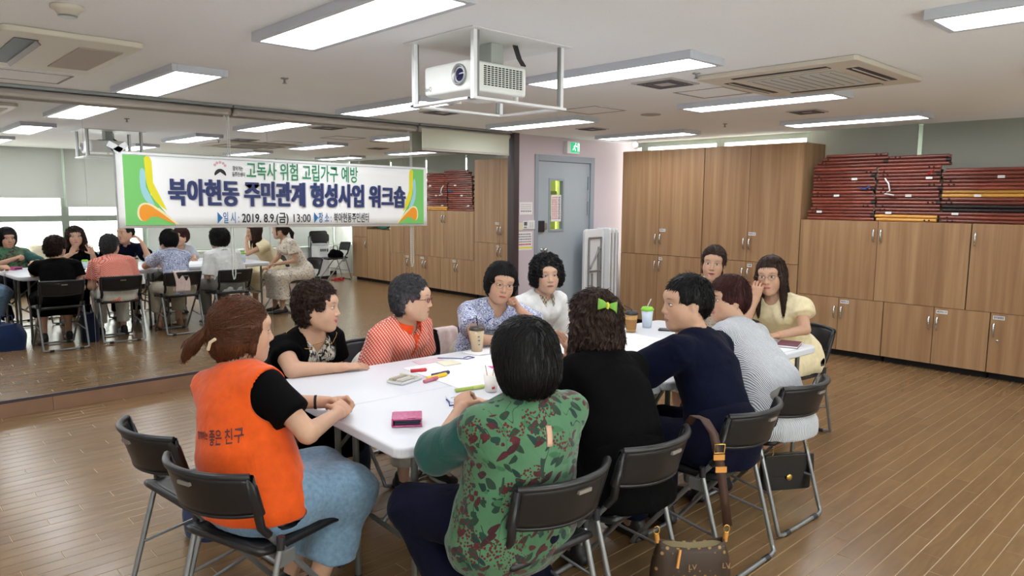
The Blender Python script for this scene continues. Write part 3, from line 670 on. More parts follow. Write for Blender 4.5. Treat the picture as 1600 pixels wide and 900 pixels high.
for x, y, r, lb in ((.776, 3.477, .06, 'round cream smoke detector at the upper left'), (5.45, 3.97, .09, 'flat round ceiling speaker')):
    o = thing('smoke_detector' if r < .08 else 'ceiling_speaker', lb, 'detector' if r < .08 else 'speaker', (x, y, CEIL))
    MB().lathe([(0, -.04 if r < .08 else -.01), (r*.6, -.038 if r < .08 else -.01), (r*.8, -.02 if r < .08 else -.008), (r, -.014 if r < .08 else -.006), (r, -.001), (0, -.001)], Tr(x, y, CEIL), 24).build('cover', M_AC if r < .08 else mat('speaker_grey', S(176, 170, 168), .7), o)
    MB().lathe([(r*.55, -.046 if r < .08 else -.012), (r*.62, -.040 if r < .08 else -.0105)], Tr(x, y, CEIL), 20).build('rim', M_STEEL, o)
for x, y in ((2.22, 4.51), (3.905, 2.515), (6.6, 3.9)):
    o = thing('sprinkler_head', 'small metal sprinkler head '+{2.22: 'near the mirror', 3.905: 'by the air conditioner', 6.6: 'in front of the tall cabinets'}[x], 'sprinkler', (x, y, CEIL))
    MB().lathe([(.022, -.001), (.022, -.006), (.008, -.008), (.006, -.03), (.014, -.032), (.014, -.035), (0, -.035)], Tr(x, y, CEIL), 14).build('body', M_STEEL, o)
    MB().lathe([(.026, -.0005), (.026, -.003), (.02, -.004)], Tr(x, y, CEIL), 14).build('escutcheon', M_CHROME, o)
# dome camera on stalk above the tall cabinets
o = thing('security_camera', 'small white security camera hanging above the tall cabinets', 'camera', (7.2, 5.45, CEIL))
MB().tube([(7.2, 5.45, CEIL), (7.2, 5.45, CEIL-.06)], .012, 8).build('stem', M_WHITE, o)
MB().lathe([(0, -.14), (.025, -.135), (.038, -.11), (.038, -.085), (.025, -.06), (0, -.055)], Tr(7.2, 5.45, CEIL), 16).build('dome', M_WHITE, o)
# projector in its lift frame
PX0, PX1, PY0, PY1 = 2.187, 2.79, 2.578, 3.06
lift = thing('projector_lift', 'white ceiling lift frame with steel corner rails holding the projector', 'projector mount', ((PX0+PX1)/2, (PY0+PY1)/2, 2.06))
MB().box(PX0-.03, PX1+.03, PY0-.03, PY1+.03, CEIL-.006, CEIL-.001).build('ceiling_plate', M_WHITE, lift, bevel=.002)
for x in (PX0, PX1):
    for y in (PY0, PY1):
        sx, sy = (1 if x == PX0 else -1), (1 if y == PY0 else -1)
        MB().box(min(x, x+.022*sx), max(x, x+.022*sx), min(y, y+.024*sy), max(y, y+.024*sy), 2.062, CEIL-.006).build('corner_rail', M_WHITE, lift, bevel=.002)
        MB().box(min(x+.022*sx, x+.034*sx), max(x+.022*sx, x+.034*sx), min(y, y+.016*sy), max(y, y+.016*sy), 2.07, CEIL-.006).build('slide_rail', M_STEEL, lift)
for q in ((PX0, PX1, PY0, PY0+.02), (PX0, PX1, PY1-.02, PY1), (PX0, PX0+.02, PY0+.02, PY1-.02), (PX1-.02, PX1, PY0+.02, PY1-.02)):
    MB().box(q[0]-.012, q[1]+.012, q[2]-.012, q[3]+.012, 2.05, 2.062).build('bottom_frame', M_WHITE, lift, bevel=.002)
MB().box(PX0+.25, PX0+.33, PY0+.16, PY0+.30, 2.25, CEIL-.006).build('mount_block', mat('mount_grey', S(176, 182, 176), .5, .2), lift, bevel=.003)
for k in range(3): MB().tube([(PX0+.36+.012*k, PY0+.12, CEIL-.01), (PX0+.37+.012*k, PY0+.10, 2.29), (PX0+.41+.012*k, PY0+.11, 2.262)], .005, 6).build('cable', M_BLACK, lift)
pj = thing('projector', 'white projector with lens and black side vent hanging from the ceiling', 'projector', (2.47, 2.82, 2.10))
QX0, QX1, QY0, QY1 = 2.225, 2.62, 2.655, 3.03
M_PJ = mat('projector_white', S(232, 234, 230), .45)
MB().prism([(QX0, QY1-.03), (QX0, QY0+.03), (QX0+.03, QY0), (QX1-.03, QY0), (QX1, QY0+.03), (QX1, QY1-.03), (QX1-.03, QY1), (QX0+.03, QY1)], 2.105, 2.245).build('housing', M_PJ, pj, bevel=.014, seg=3)
MB().lathe([(.048, 0), (.05, .012), (.042, .014), (.036, .004)], Tr(QX0, 2.722, 2.178) @ Matrix.Rotation(-PI/2, 4, 'Y'), 24).build('lens_ring', M_STEEL, pj)
MB().lathe([(0, .010), (.02, .008), (.036, .002)], Tr(QX0, 2.722, 2.178) @ Matrix.Rotation(-PI/2, 4, 'Y'), 20).build('lens', mat('lens_glass', S(30, 30, 70), .08), pj)
for i in range(11):
    for j in range(10):
        if j == 0 and i == 0: vb = MB()
        vb.box(2.315+i*.0235, 2.315+i*.0235+.017, QY0-.0015, QY0+.002, 2.135+j*.0095, 2.135+j*.0095+.0055)
vo = vb.build('vent_slots', M_DARK, pj); vo['kind'] = 'stuff'
text_mesh('lettering', 'BenQ', .03, Tr(QX0-.0008, 3.0, 2.125) @ Matrix.Rotation(-PI/2, 4, 'Z') @ Matrix.Rotation(PI/2, 4, 'X'), M_STEEL, pj, 0, .0004, width=.055)
for x, y in ((2.29, 2.70), (2.57, 2.70), (2.43, 2.98)): MB().tube([(x, y, 2.108), (x, y, 2.085)], .012, 10).build('foot', M_PJ, pj)
MB().box(2.36, 2.50, 2.74, 2.90, 2.243, 2.262).build('mount_plate', M_STEEL, pj)
# ================================================================== TABLES
TA = -.0576; TC0 = Vector((1.36, 2.0, 0)); TU = Vector((math.cos(TA), math.sin(TA), 0)); TV = Vector((-math.sin(TA), math.cos(TA), 0)); TZ = .735
def tp(u, v, z=TZ): return TC0+TU*u+TV*v+Vector((0, 0, z))
M_TOP = mat('table_white', S(216, 219, 226), .35, noise=(4, .015))
M_LEG = mat('table_leg_steel', S(112, 112, 106), .4, .5, noise=(5, .06))
TLn, TWd = 1.46, .605
labs = {(0, 0): 'white folding table at the near end under the pink wallet', (0, 1): 'white folding table at the near end on the mirror side', (1, 0): 'white folding table at the far end on the right side', (1, 1): 'white folding table at the far end on the mirror side'}
for i in range(2):
    for j in range(2):
        o0 = tp(TLn*i, TWd*j, 0); r = thing('folding_table', labs[i, j], 'table', o0, TA, 'white folding tables pushed together')
        M0 = Tr(TLn/2, TWd/2, 0)
        poly = rrect(TLn-.006, TWd-.005, .055, 6)
        MB().prism(poly, TZ-.042, TZ, M0).build('tabletop', M_TOP, r, bevel=.010, seg=3, world=False)
        MB().prism(rrect(TLn-.10, TWd-.09, .03), TZ-.052, TZ-.043, M0).build('underframe', M_WHITE, r, world=False)
        for e in (0, 1):
            x = .11 if e == 0 else TLn-.11; s = 1 if e == 0 else -1
            for y in (.075, TWd-.085):
                lg = MB().tube([(x, y, TZ-.05), (x, y, .02)], .0135, 12).build('leg', M_LEG, r, world=False)
                MB().lathe([(.0165, 0), (.0165, .03), (.0138, .032)], Tr(x, y, 0), 12).build('foot_cap', M_BLACK, lg, world=False)
            MB().tube([(x, .075, .33), (x, TWd-.085, .33)], .010, 10).build('crossbar', M_LEG, r, world=False)
            MB().tube([(x, TWd/2, .34), (x+s*.36, TWd/2, TZ-.06)], .0095, 10).build('brace', M_LEG, r, world=False)
# ================================================================== FOLDING CHAIRS
M_CH = mat('chair_black_plastic', S(25, 25, 28), .36, noise=(4, .08), bump=(220, .05))
M_TUBE = mat('chair_tube', S(146, 148, 150), .3, .65, noise=(5, .06))
def make_chair():
    r = thing('folding_chair', 'x', 'chair', (0, 0, 0), 0, 'black folding chairs')
    W = .187
    def back(u, v):
        y = (u-.5)*2; z = .588+.138*v; rr = 1-.10*max(0, abs(y)-.8)*5*(1-v)*.3
        x = -.205-.085*(1-abs(y)**2.2)-.045*(v-.3)
        return Vector((x, y*.203*rr, z+.012*(1-y*y)*(v-.5)))
    br = MB().grid(back, 18, 6).build('backrest', M_CH, r, solid=.012, world=False)
    rim = [back(k/18, 1) for k in range(19)]; low = [back(k/18, 0) for k in range(19)]
    MB().tube(rim, .0125, 8).build('top_rim', M_CH, br, world=False)
    MB().tube(low, .009, 8).build('lower_rim', M_CH, br, world=False)
    for e in (0, 1): MB().tube([back(e, v/4) for v in range(5)]+[(-.185, (e*2-1)*W, .535), (-.155, (e*2-1)*W, .50)], [.014, .014, .0145, .015, .0145, .015, .0145][:7], 8).build('side_sleeve', M_CH, br, world=False)
    MB().box(-.3255, -.310, -.028, .028, .690, .702).build('grip_slot', mat('slot_seen_light', S(120, 112, 104), .6), br, world=False)  # pale block: light seen through the grip hole, put into its colour
    mb = MB()
    def bend(p, q, t): return tuple(a+(b-a)*t for a, b in zip(p, q))
    A, B = (-.19, W, .54), (.225, W, .045); A2, B2 = (-.19, -W, .54), (.225, -W, .045)
    mb.tube([A, bend(A, B, .5), B, (.240, W, .020), (.245, W-.03, .014), (.245, -W+.03, .014), (.240, -W, .020), B2, bend(A2, B2, .5), A2], .0105, 10).build('front_frame', M_TUBE, r, world=False)
    C, D = (-.125, W+.022, .462), (-.245, W+.022, .05); C2, D2 = (-.125, -W-.022, .462), (-.245, -W-.022, .05)
    mb = MB(); mb.tube([C, bend(C, D, .5), D, (-.255, W+.022, .022), (-.258, W-.01, .014), (-.258, -W+.01, .014), (-.255, -W-.022, .022), D2, bend(C2, D2, .5), C2], .0105, 10).build('rear_frame', M_TUBE, r, world=False)
    for s in (1, -1):
        MB().tube([(-.128, s*(W+.026), .49), (-.130, s*(W+.024), .445)], .0135, 8).build('joint_cap', M_BLACK, r, world=False)
        MB().box(-.13, -.06, s*W-.004+s*.014, s*W+.004+s*.014, .375, .425).build('seat_bracket', M_STEEL, r, bevel=.004, world=False)
        MB().tube([(-.20, s*(W+.01), .20), (.08, s*(W-.0), .235)], .006, 8).build('link_bar', M_TUBE, r, world=False)
        for x in (.243, -.257): MB().tube([(x, s*(W-.07), .012), (x, s*(W-.03), .012)], .0135, 8).build('foot_pad', M_BLACK, r, world=False)
    def seat(u, v):
        x = -.185+.40*u; y = (v-.5)*2
        wdt = .186-.012*(1-u); z = .442-.014*(1-y*y)*math.sin(PI*min(1, u*1.1))-.012*max(0, u-.8)*5*.6
        if u < .12: z += .012*(1-u/.12)
        return Vector((x, y*wdt, z))
    st = MB().grid(seat, 14, 12).build('seat', M_CH, r, solid=.018, bevel=0, world=False)
    rimp = [seat(0, k/12) for k in range(13)]+[seat(k/14, 1) for k in range(1, 15)]+[seat(1, 1-k/12) for k in range(1, 13)]+[seat(1-k/14, 0) for k in range(1, 14)]
    MB().tube([p-Vector((0, 0, .006)) for p in rimp], .014, 8, closed=True).build('seat_rim', M_CH, st, world=False)
    for k in range(4): MB().obox(Tr(-.045, -.024+.016*k, .4405), .022, .0035, .0015).build('vent_slot', M_DARK, st, world=False)
    return r
chair0 = make_chair(); _cf = [True]
def chair(x, y, ang, label):
    o = chair0 if _cf[0] else copy_tree(chair0); _cf[0] = False
    o.location = (x, y, 0); o.rotation_euler = (0, 0, math.radians(ang)); o['label'] = label; return o
# chair origins lie about 0.28 in front of the backrest top
chair(1.055, 2.885, 6, 'empty black folding chair at the left of the orange vest')
chair(1.06, 2.395, 17, 'black folding chair under the woman in the orange vest')
chair(1.655, 1.725, 88, 'black folding chair under the woman in the green leaf print')
chair(2.145, 1.735, 92, 'black folding chair under the curly haired woman with the green bow')
chair(2.79, 1.69, 90, 'black folding chair under the man in the navy shirt')
chair(3.38, 1.74, 88, 'black folding chair under the grey striped shirt, black quilted handbag hanging on it')
chair(4.70, 2.24, 172, 'black folding chair under the woman in the beige dress')
chair(4.86, 2.86, 180, 'black folding chair under the ponytail woman at the far table end')
chair(1.70, 3.59, -92, 'black folding chair under the woman in the black top')
chair(2.30, 3.50, -88, 'black folding chair under the woman in the red polo shirt')
chair(2.96, 3.46, -90, 'black folding chair with a pink cloth over its backrest')
chair(3.54, 3.54, -92, 'black folding chair under the woman in the white shirt')
chair(7.22, -.33, 185, 'empty black folding chair in the corner seen in the mirror')
# ================================================================== PEOPLE: smooth implicit bodies turned into meshes
from mathutils.bvhtree import BVHTree
F32 = np.float32
def V3(*a): return np.array(a if len(a) == 3 else a[0], dtype=float)
def nrm(v): v = np.asarray(v, float); return v/(np.linalg.norm(v)+1e-12)
def smin(a, b, k):
    if k <= 0: return np.minimum(a, b)
    h = np.maximum(k-np.abs(a-b), 0)/k
    return np.minimum(a, b)-h*h*k*.25
def P_cone(a, b, ra, rb, k=.02, op='u'):
    a, b = V3(a), V3(b); ba = b-a; L2 = ba@ba+1e-12; m = max(ra, rb)
    def fn(x, y, z):
        px, py, pz = x-a[0], y-a[1], z-a[2]
        t = np.clip((px*ba[0]+py*ba[1]+pz*ba[2])/L2, 0, 1)
        return np.sqrt((px-t*ba[0])**2+(py-t*ba[1])**2+(pz-t*ba[2])**2)-(ra+(rb-ra)*t)
    return (op, np.minimum(a, b)-m, np.maximum(a, b)+m, fn, k)
def P_flat(a, b, ra, rb, k=.02, op='u', round_=.006):
    """cone with flat ends (sleeves, trouser legs)"""
    a, b = V3(a), V3(b); L = np.linalg.norm(b-a); d = (b-a)/L; m = max(ra, rb)
    def fn(x, y, z):
        px, py, pz = x-a[0], y-a[1], z-a[2]
        s = px*d[0]+py*d[1]+pz*d[2]
        rad = np.sqrt(np.maximum(px*px+py*py+pz*pz-s*s, 0))
        dr = rad-(ra+(rb-ra)*np.clip(s/L, 0, 1)); da = np.maximum(-s, s-L)
        return -smin(-dr, -da, round_*2)
    return (op, np.minimum(a, b)-m, np.maximum(a, b)+m, fn, k)
def P_ell(c, r, R=None, k=.02, op='u'):
    c = V3(c); r = V3(r); R = np.eye(3) if R is None else np.asarray(R); m = r.max()
    def fn(x, y, z):
        px, py, pz = x-c[0], y-c[1], z-c[2]
        q = [(R[i, 0]*px+R[i, 1]*py+R[i, 2]*pz) for i in range(3)]
        k0 = np.sqrt(sum((q[i]/r[i])**2 for i in range(3)))+1e-6
        k1 = np.sqrt(sum((q[i]/(r[i]*r[i]))**2 for i in range(3)))+1e-6
        return k0*(k0-1)/k1
    return (op, c-m, c+m, fn, k)
def P_loft(pts, lats, A, B, k=.02, op='u'):
    """elliptical tube along a polyline: half width A along lat, half depth B"""
    pts = [V3(p) for p in pts]; m = max(max(A), max(B))
    segs = []
    for i in range(len(pts)-1):
        a, b = pts[i], pts[i+1]; ax = nrm(b-a); la = nrm(V3(lats[i])+V3(lats[i+1])); la = nrm(la-(la@ax)*ax); fr = np.cross(ax, la)
        segs.append((a, b-a, (b-a)@(b-a), la, fr, A[i], A[i+1], B[i], B[i+1], ax))
    def fn(x, y, z):
        best = None
        for a, ba, L2, la, fr, a0, a1, b0, b1, ax in segs:
            px, py, pz = x-a[0], y-a[1], z-a[2]
            t = np.clip((px*ba[0]+py*ba[1]+pz*ba[2])/L2, 0, 1)
            qx, qy, qz = px-t*ba[0], py-t*ba[1], pz-t*ba[2]
            u = qx*la[0]+qy*la[1]+qz*la[2]; v = qx*fr[0]+qy*fr[1]+qz*fr[2]; w_ = qx*ax[0]+qy*ax[1]+qz*ax[2]
            aa = a0+(a1-a0)*t; bb = b0+(b1-b0)*t; mn = np.minimum(aa, bb)
            d = (np.sqrt((u/aa)**2+(v/bb)**2+(w_/mn)**2)-1)*mn
            best = d if best is None else np.minimum(best, d)
        return best
    lo = np.min(pts, axis=0)-m; hi = np.max(pts, axis=0)+m
    return (op, lo, hi, fn, k)
def P_disp(fn): return ('d', None, None, fn, 0)
def P_cut(n, p):    # keep the side where (q-p).n < 0
    n = nrm(n); p = V3(p)
    return ('i', None, None, lambda x, y, z: (x-p[0])*n[0]+(y-p[1])*n[1]+(z-p[2])*n[2], 0)
def evaluate(prims, lo, hi, h):
    lo = V3(lo); hi = V3(hi); n = np.maximum(np.ceil((hi-lo)/h).astype(int)+1, 3)
    ax = [(lo[i]+h*np.arange(n[i])).astype(F32) for i in range(3)]
    f = np.full(n, .5, F32)
    X, Y, Z = ax[0][:, None, None], ax[1][None, :, None], ax[2][None, None, :]
    for op, a, b, fn, k in prims:
        if op in 'di':
            if op == 'd': f += fn(X, Y, Z).astype(F32)
            else: f = np.maximum(f, fn(X, Y, Z).astype(F32))
            continue
        mg = .03+k+2*h
        i0 = np.maximum(np.floor((a-mg-lo)/h).astype(int), 0); i1 = np.minimum(np.ceil((b+mg-lo)/h).astype(int)+1, n)
        if (i1 <= i0).any(): continue
        sl = tuple(slice(i0[i], i1[i]) for i in range(3))
        d = fn(X[sl[0]], Y[:, sl[1]], Z[:, :, sl[2]]).astype(F32)
        if op == 'u': f[sl] = smin(f[sl], d, k)
        else: f[sl] = -smin(-f[sl], d, k)
    return f, lo, h
def nets(f, lo, h):
    """surface nets: vertices and quads of the zero level"""
    n = f.shape; s = f < 0
    c = np.zeros((n[0]-1, n[1]-1, n[2]-1), np.int8)
    for dx in (0, 1):
        for dy in (0, 1):
            for dz in (0, 1): c += s[dx:n[0]-1+dx, dy:n[1]-1+dy, dz:n[2]-1+dz]
    act = (c > 0) & (c < 8); idx = np.argwhere(act)
    if len(idx) == 0: return np.zeros((0, 3)), np.zeros((0, 4), int)
    num = np.full(act.shape, -1, np.int64); num[act] = np.arange(len(idx))
    acc = np.zeros((len(idx), 3)); cnt = np.zeros(len(idx))
    I = idx
    cor = {}
    for dx in (0, 1):
        for dy in (0, 1):
            for dz in (0, 1): cor[dx, dy, dz] = f[I[:, 0]+dx, I[:, 1]+dy, I[:, 2]+dz].astype(float)
    for a in range(3):
        o = [0, 0, 0]
        for p in (0, 1):
            for q in (0, 1):
                c0 = [0, 0, 0]; c0[(a+1) % 3] = p; c0[(a+2) % 3] = q; c1 = list(c0); c1[a] = 1
                f0, f1 = cor[tuple(c0)], cor[tuple(c1)]; m = (f0 < 0) != (f1 < 0)
                t = np.where(m, f0/np.where(m, f0-f1, 1), 0)
                for j in range(3): acc[:, j] += np.where(m, c0[j]+(t if j == a else 0), 0)
                cnt += m
    vert = (I+acc/cnt[:, None])*h+lo
    quads = []
    for a in range(3):
        b, c_ = (a+1) % 3, (a+2) % 3
        s0 = [slice(1, -1)]*3; s0[a] = slice(0, -1); s1 = list(s0); s1[a] = slice(1, None)
        # edge from node to node+1 along a, interior in b and c
        A0 = s[tuple(s0)]; A1 = s[tuple(s1)]
        e = np.argwhere(A0 != A1)
        if len(e) == 0: continue
        off = np.zeros(3, int); off[b] = 1; off[c_] = 1
        node = e+off
        flip = A0[tuple(e.T)]
        def cell(db, dc):
            q = node.copy(); q[:, b] -= db; q[:, c_] -= dc; return num[tuple(q.T)]
        Q = np.stack([cell(1, 1), cell(0, 1), cell(0, 0), cell(1, 0)], 1)
        Q[~flip] = Q[~flip][:, ::-1]
        quads.append(Q)
    Q = np.concatenate(quads); Q = Q[(Q >= 0).all(1)]
    return vert, Q
class Geo:
    """collects pieces of one surface, with vertex colours"""
    def __init__(s): s.v = []; s.q = []; s.c = []; s.n = 0
    def add(s, v, q, c=None):
        if len(v) == 0: return
        s.v.append(v); s.q.append(q+s.n); s.n += len(v)
        s.c.append(np.tile(np.array([1., 1, 1]), (len(v), 1)) if c is None else c)
    def build(s, name, m, parent, colors=False):
        v = np.concatenate(s.v); q = np.concatenate(s.q)
        me = bpy.data.meshes.new(name)
        me.vertices.add(len(v)); me.vertices.foreach_set('co', v.astype(F32).ravel())
        me.loops.add(q.size); me.loops.foreach_set('vertex_index', q.astype(np.int32).ravel())
        me.polygons.add(len(q)); me.polygons.foreach_set('loop_start', np.arange(0, q.size, 4, dtype=np.int32))
        me.polygons.foreach_set('loop_total', np.full(len(q), 4, np.int32))
        me.polygons.foreach_set('use_smooth', np.ones(len(q), bool))
        me.update(calc_edges=True)
        if colors:
            at = me.color_attributes.new('tint', 'FLOAT_COLOR', 'POINT')
            cc = np.ones((len(v), 4), F32); cc[:, :3] = np.concatenate(s.c); at.data.foreach_set('color', cc.ravel())
        me.materials.append(m)
        o = bpy.data.objects.new(name, me); COL.objects.link(o)
        if parent is not None: adopt(o, parent)
        return o
def bbox(prims, pad=.02):
    lo = np.min([p[1] for p in prims if p[0] == 'u'], axis=0)-pad; hi = np.max([p[2] for p in prims if p[0] == 'u'], axis=0)+pad
    return lo, hi
def mesh_of(prims, h, lo=None, hi=None):
    if lo is None: lo, hi = bbox(prims, .015)
    return nets(*evaluate(prims, lo, hi, h))
def rot_zyx(yaw, pitch, roll):
    cy, sy, cp, sp, cr, sr = math.cos(yaw), math.sin(yaw), math.cos(pitch), math.sin(pitch), math.cos(roll), math.sin(roll)
    Z = np.array([[cy, -sy, 0], [sy, cy, 0], [0, 0, 1]]); Y = np.array([[cp, 0, sp], [0, 1, 0], [-sp, 0, cp]]); X = np.array([[1, 0, 0], [0, cr, -sr], [0, sr, cr]])
    return Z@Y@X
def wob(sc, amp, seed=0):
    """cheap smooth 3-D ripple"""
    r = np.random.RandomState(seed); W = r.randn(7, 3); W = W/np.linalg.norm(W, axis=1)[:, None]*r.uniform(.6, 1.5, (7, 1)); ph = r.uniform(0, 6.28, 7)
    k = 2*PI/sc
    return lambda x, y, z: amp*sum(np.sin(k*(W[i, 0]*x+W[i, 1]*y+W[i, 2]*z)+ph[i]) for i in range(7))/3.0

# ---- head -------------------------------------------------------------------
SKIN = np.array([.54, .32, .215])
def head_prims(s):
    w_ = s.get('facew', 1.0); j = s.get('jaw', 1.0); P = []
    P.append(P_ell((-.012, 0, .036), (.094, .076, .086)))
    P.append(P_ell((.028, 0, -.028), (.066, .064*w_, .088), k=.03))
    for y in (1, -1):
        P.append(P_ell((.046, y*.036*w_, -.030), (.036, .030, .038), k=.025))
        P.append(P_cone((-.002, y*.056*j, -.052), (.056, y*.018, -.095), .020, .018, .03))
    P.append(P_ell((.072, 0, -.095), (.020, .024, .020), k=.02))
    P.append(P_ell((.078, 0, -.062), (.016, .030, .022), k=.02))          # muzzle
    P.append(P_ell((.062, 0, .038), (.036, .060, .034), k=.02))           # forehead
    for y in (1, -1): P.append(P_ell((.100, y*.031, .008), (.014, .019, .0115), k=.012, op='s'))
    for y in (1, -1): P.append(P_ell((.0795, y*.031, .007), (.0125, .0165, .0105), k=.004))
    P.append(P_cone((.088, 0, .012), (.104, 0, -.026), .0065, .0105, .014))
    for y in (1, -1): P.append(P_ell((.094, y*.0115, -.031), (.0095, .0075, .0065), k=.007))
    P.append(P_ell((.0905, 0, -.0585), (.0085, .021, .0048), k=.005)); P.append(P_ell((.0885, 0, -.0685), (.0085, .018, .0055), k=.005))
    P.append(P_ell((.098, 0, -.0635), (.012, .019, .0012+.006*s.get('mouth', 0)), k=.002, op='s'))
    for y in (1, -1):
        P.append(P_ell((-.008, y*.076, -.004), (.019, .0075, .031), k=.008))
        P.append(P_ell((-.004, y*.0835, -.001), (.010, .005, .018), k=.004, op='s'))
    return P
def paint_head(v, s):
    x, y, z = v[:, 0], v[:, 1], v[:, 2]; ay = np.abs(y)
    tone = np.array(s.get('skin', SKIN)); c = np.tile(tone, (len(v), 1))
    def put(m, col): c[:] = c*(1-m[:, None])+np.array(col)*m[:, None]
    fr = (x > .045)
    sm = lambda d, w_: np.clip(.5-d/w_, 0, 1)
    put(.28*np.exp(-(((ay-.042)/.018)**2+((z+.030)/.018)**2))*fr, tone*np.array([1.12, .78, .76]))
    op = s.get('eye', 1.0); sq = 8*s.get('smile', 0)
    ez = z-.0075+(-2.2*(ay-.031)**2*sq)-.06*(ay-.031)
    e = np.sqrt(((ay-.031)/.0152)**2+(ez/(.0052*op))**2)
    put(sm(e-1, .3)*fr, (.62, .58, .55))
    iris = np.sqrt((ay-.031)**2+(ez)**2); put(sm(iris-.0058, .0016)*(e < 1.08)*fr, (.025, .016, .012))
    lash = np.abs(ez-(.0053*op)*np.sqrt(np.clip(1-((ay-.031)/.017)**2, 0, 1))); put(sm(lash-.0013, .0014)*(np.abs(ay-.031) < .0165)*fr, (.035, .022, .018))
    bz_ = .0285+.006*np.cos((ay-.034)/.02*1.2)-.004; br = np.abs(z-bz_-.003)-.0026*np.clip(1.15-np.abs(ay-.033)/.020, 0, 1); put(.75*sm(br, .002)*((ay > .013) & (ay < .052))*fr, s.get('brow', (.07, .045, .035)))
    mw = .0225+.004*s.get('smile', 0); mz = -.0635+.35*s.get('smile', 0)*(ay**2)/.02
    lip = np.sqrt((ay/mw)**2+((z-mz)/.0105)**2); put(.85*sm(lip-1, .25)*fr, s.get('lip', (.50, .17, .15)))
    seam = np.abs(z-mz)-.0009-.0035*s.get('mouth', 0)*np.clip(1-(ay/mw)**2, 0, 1); put(.85*sm(seam, .0014)*(ay < mw*.95)*fr, (.10, .03, .03))
    ns = np.sqrt(((ay-.0085)/.0042)**2+((z+.0365)/.0024)**2); put(.7*sm(ns-1, .5)*(x > .085), (.16, .07, .05))
    return c
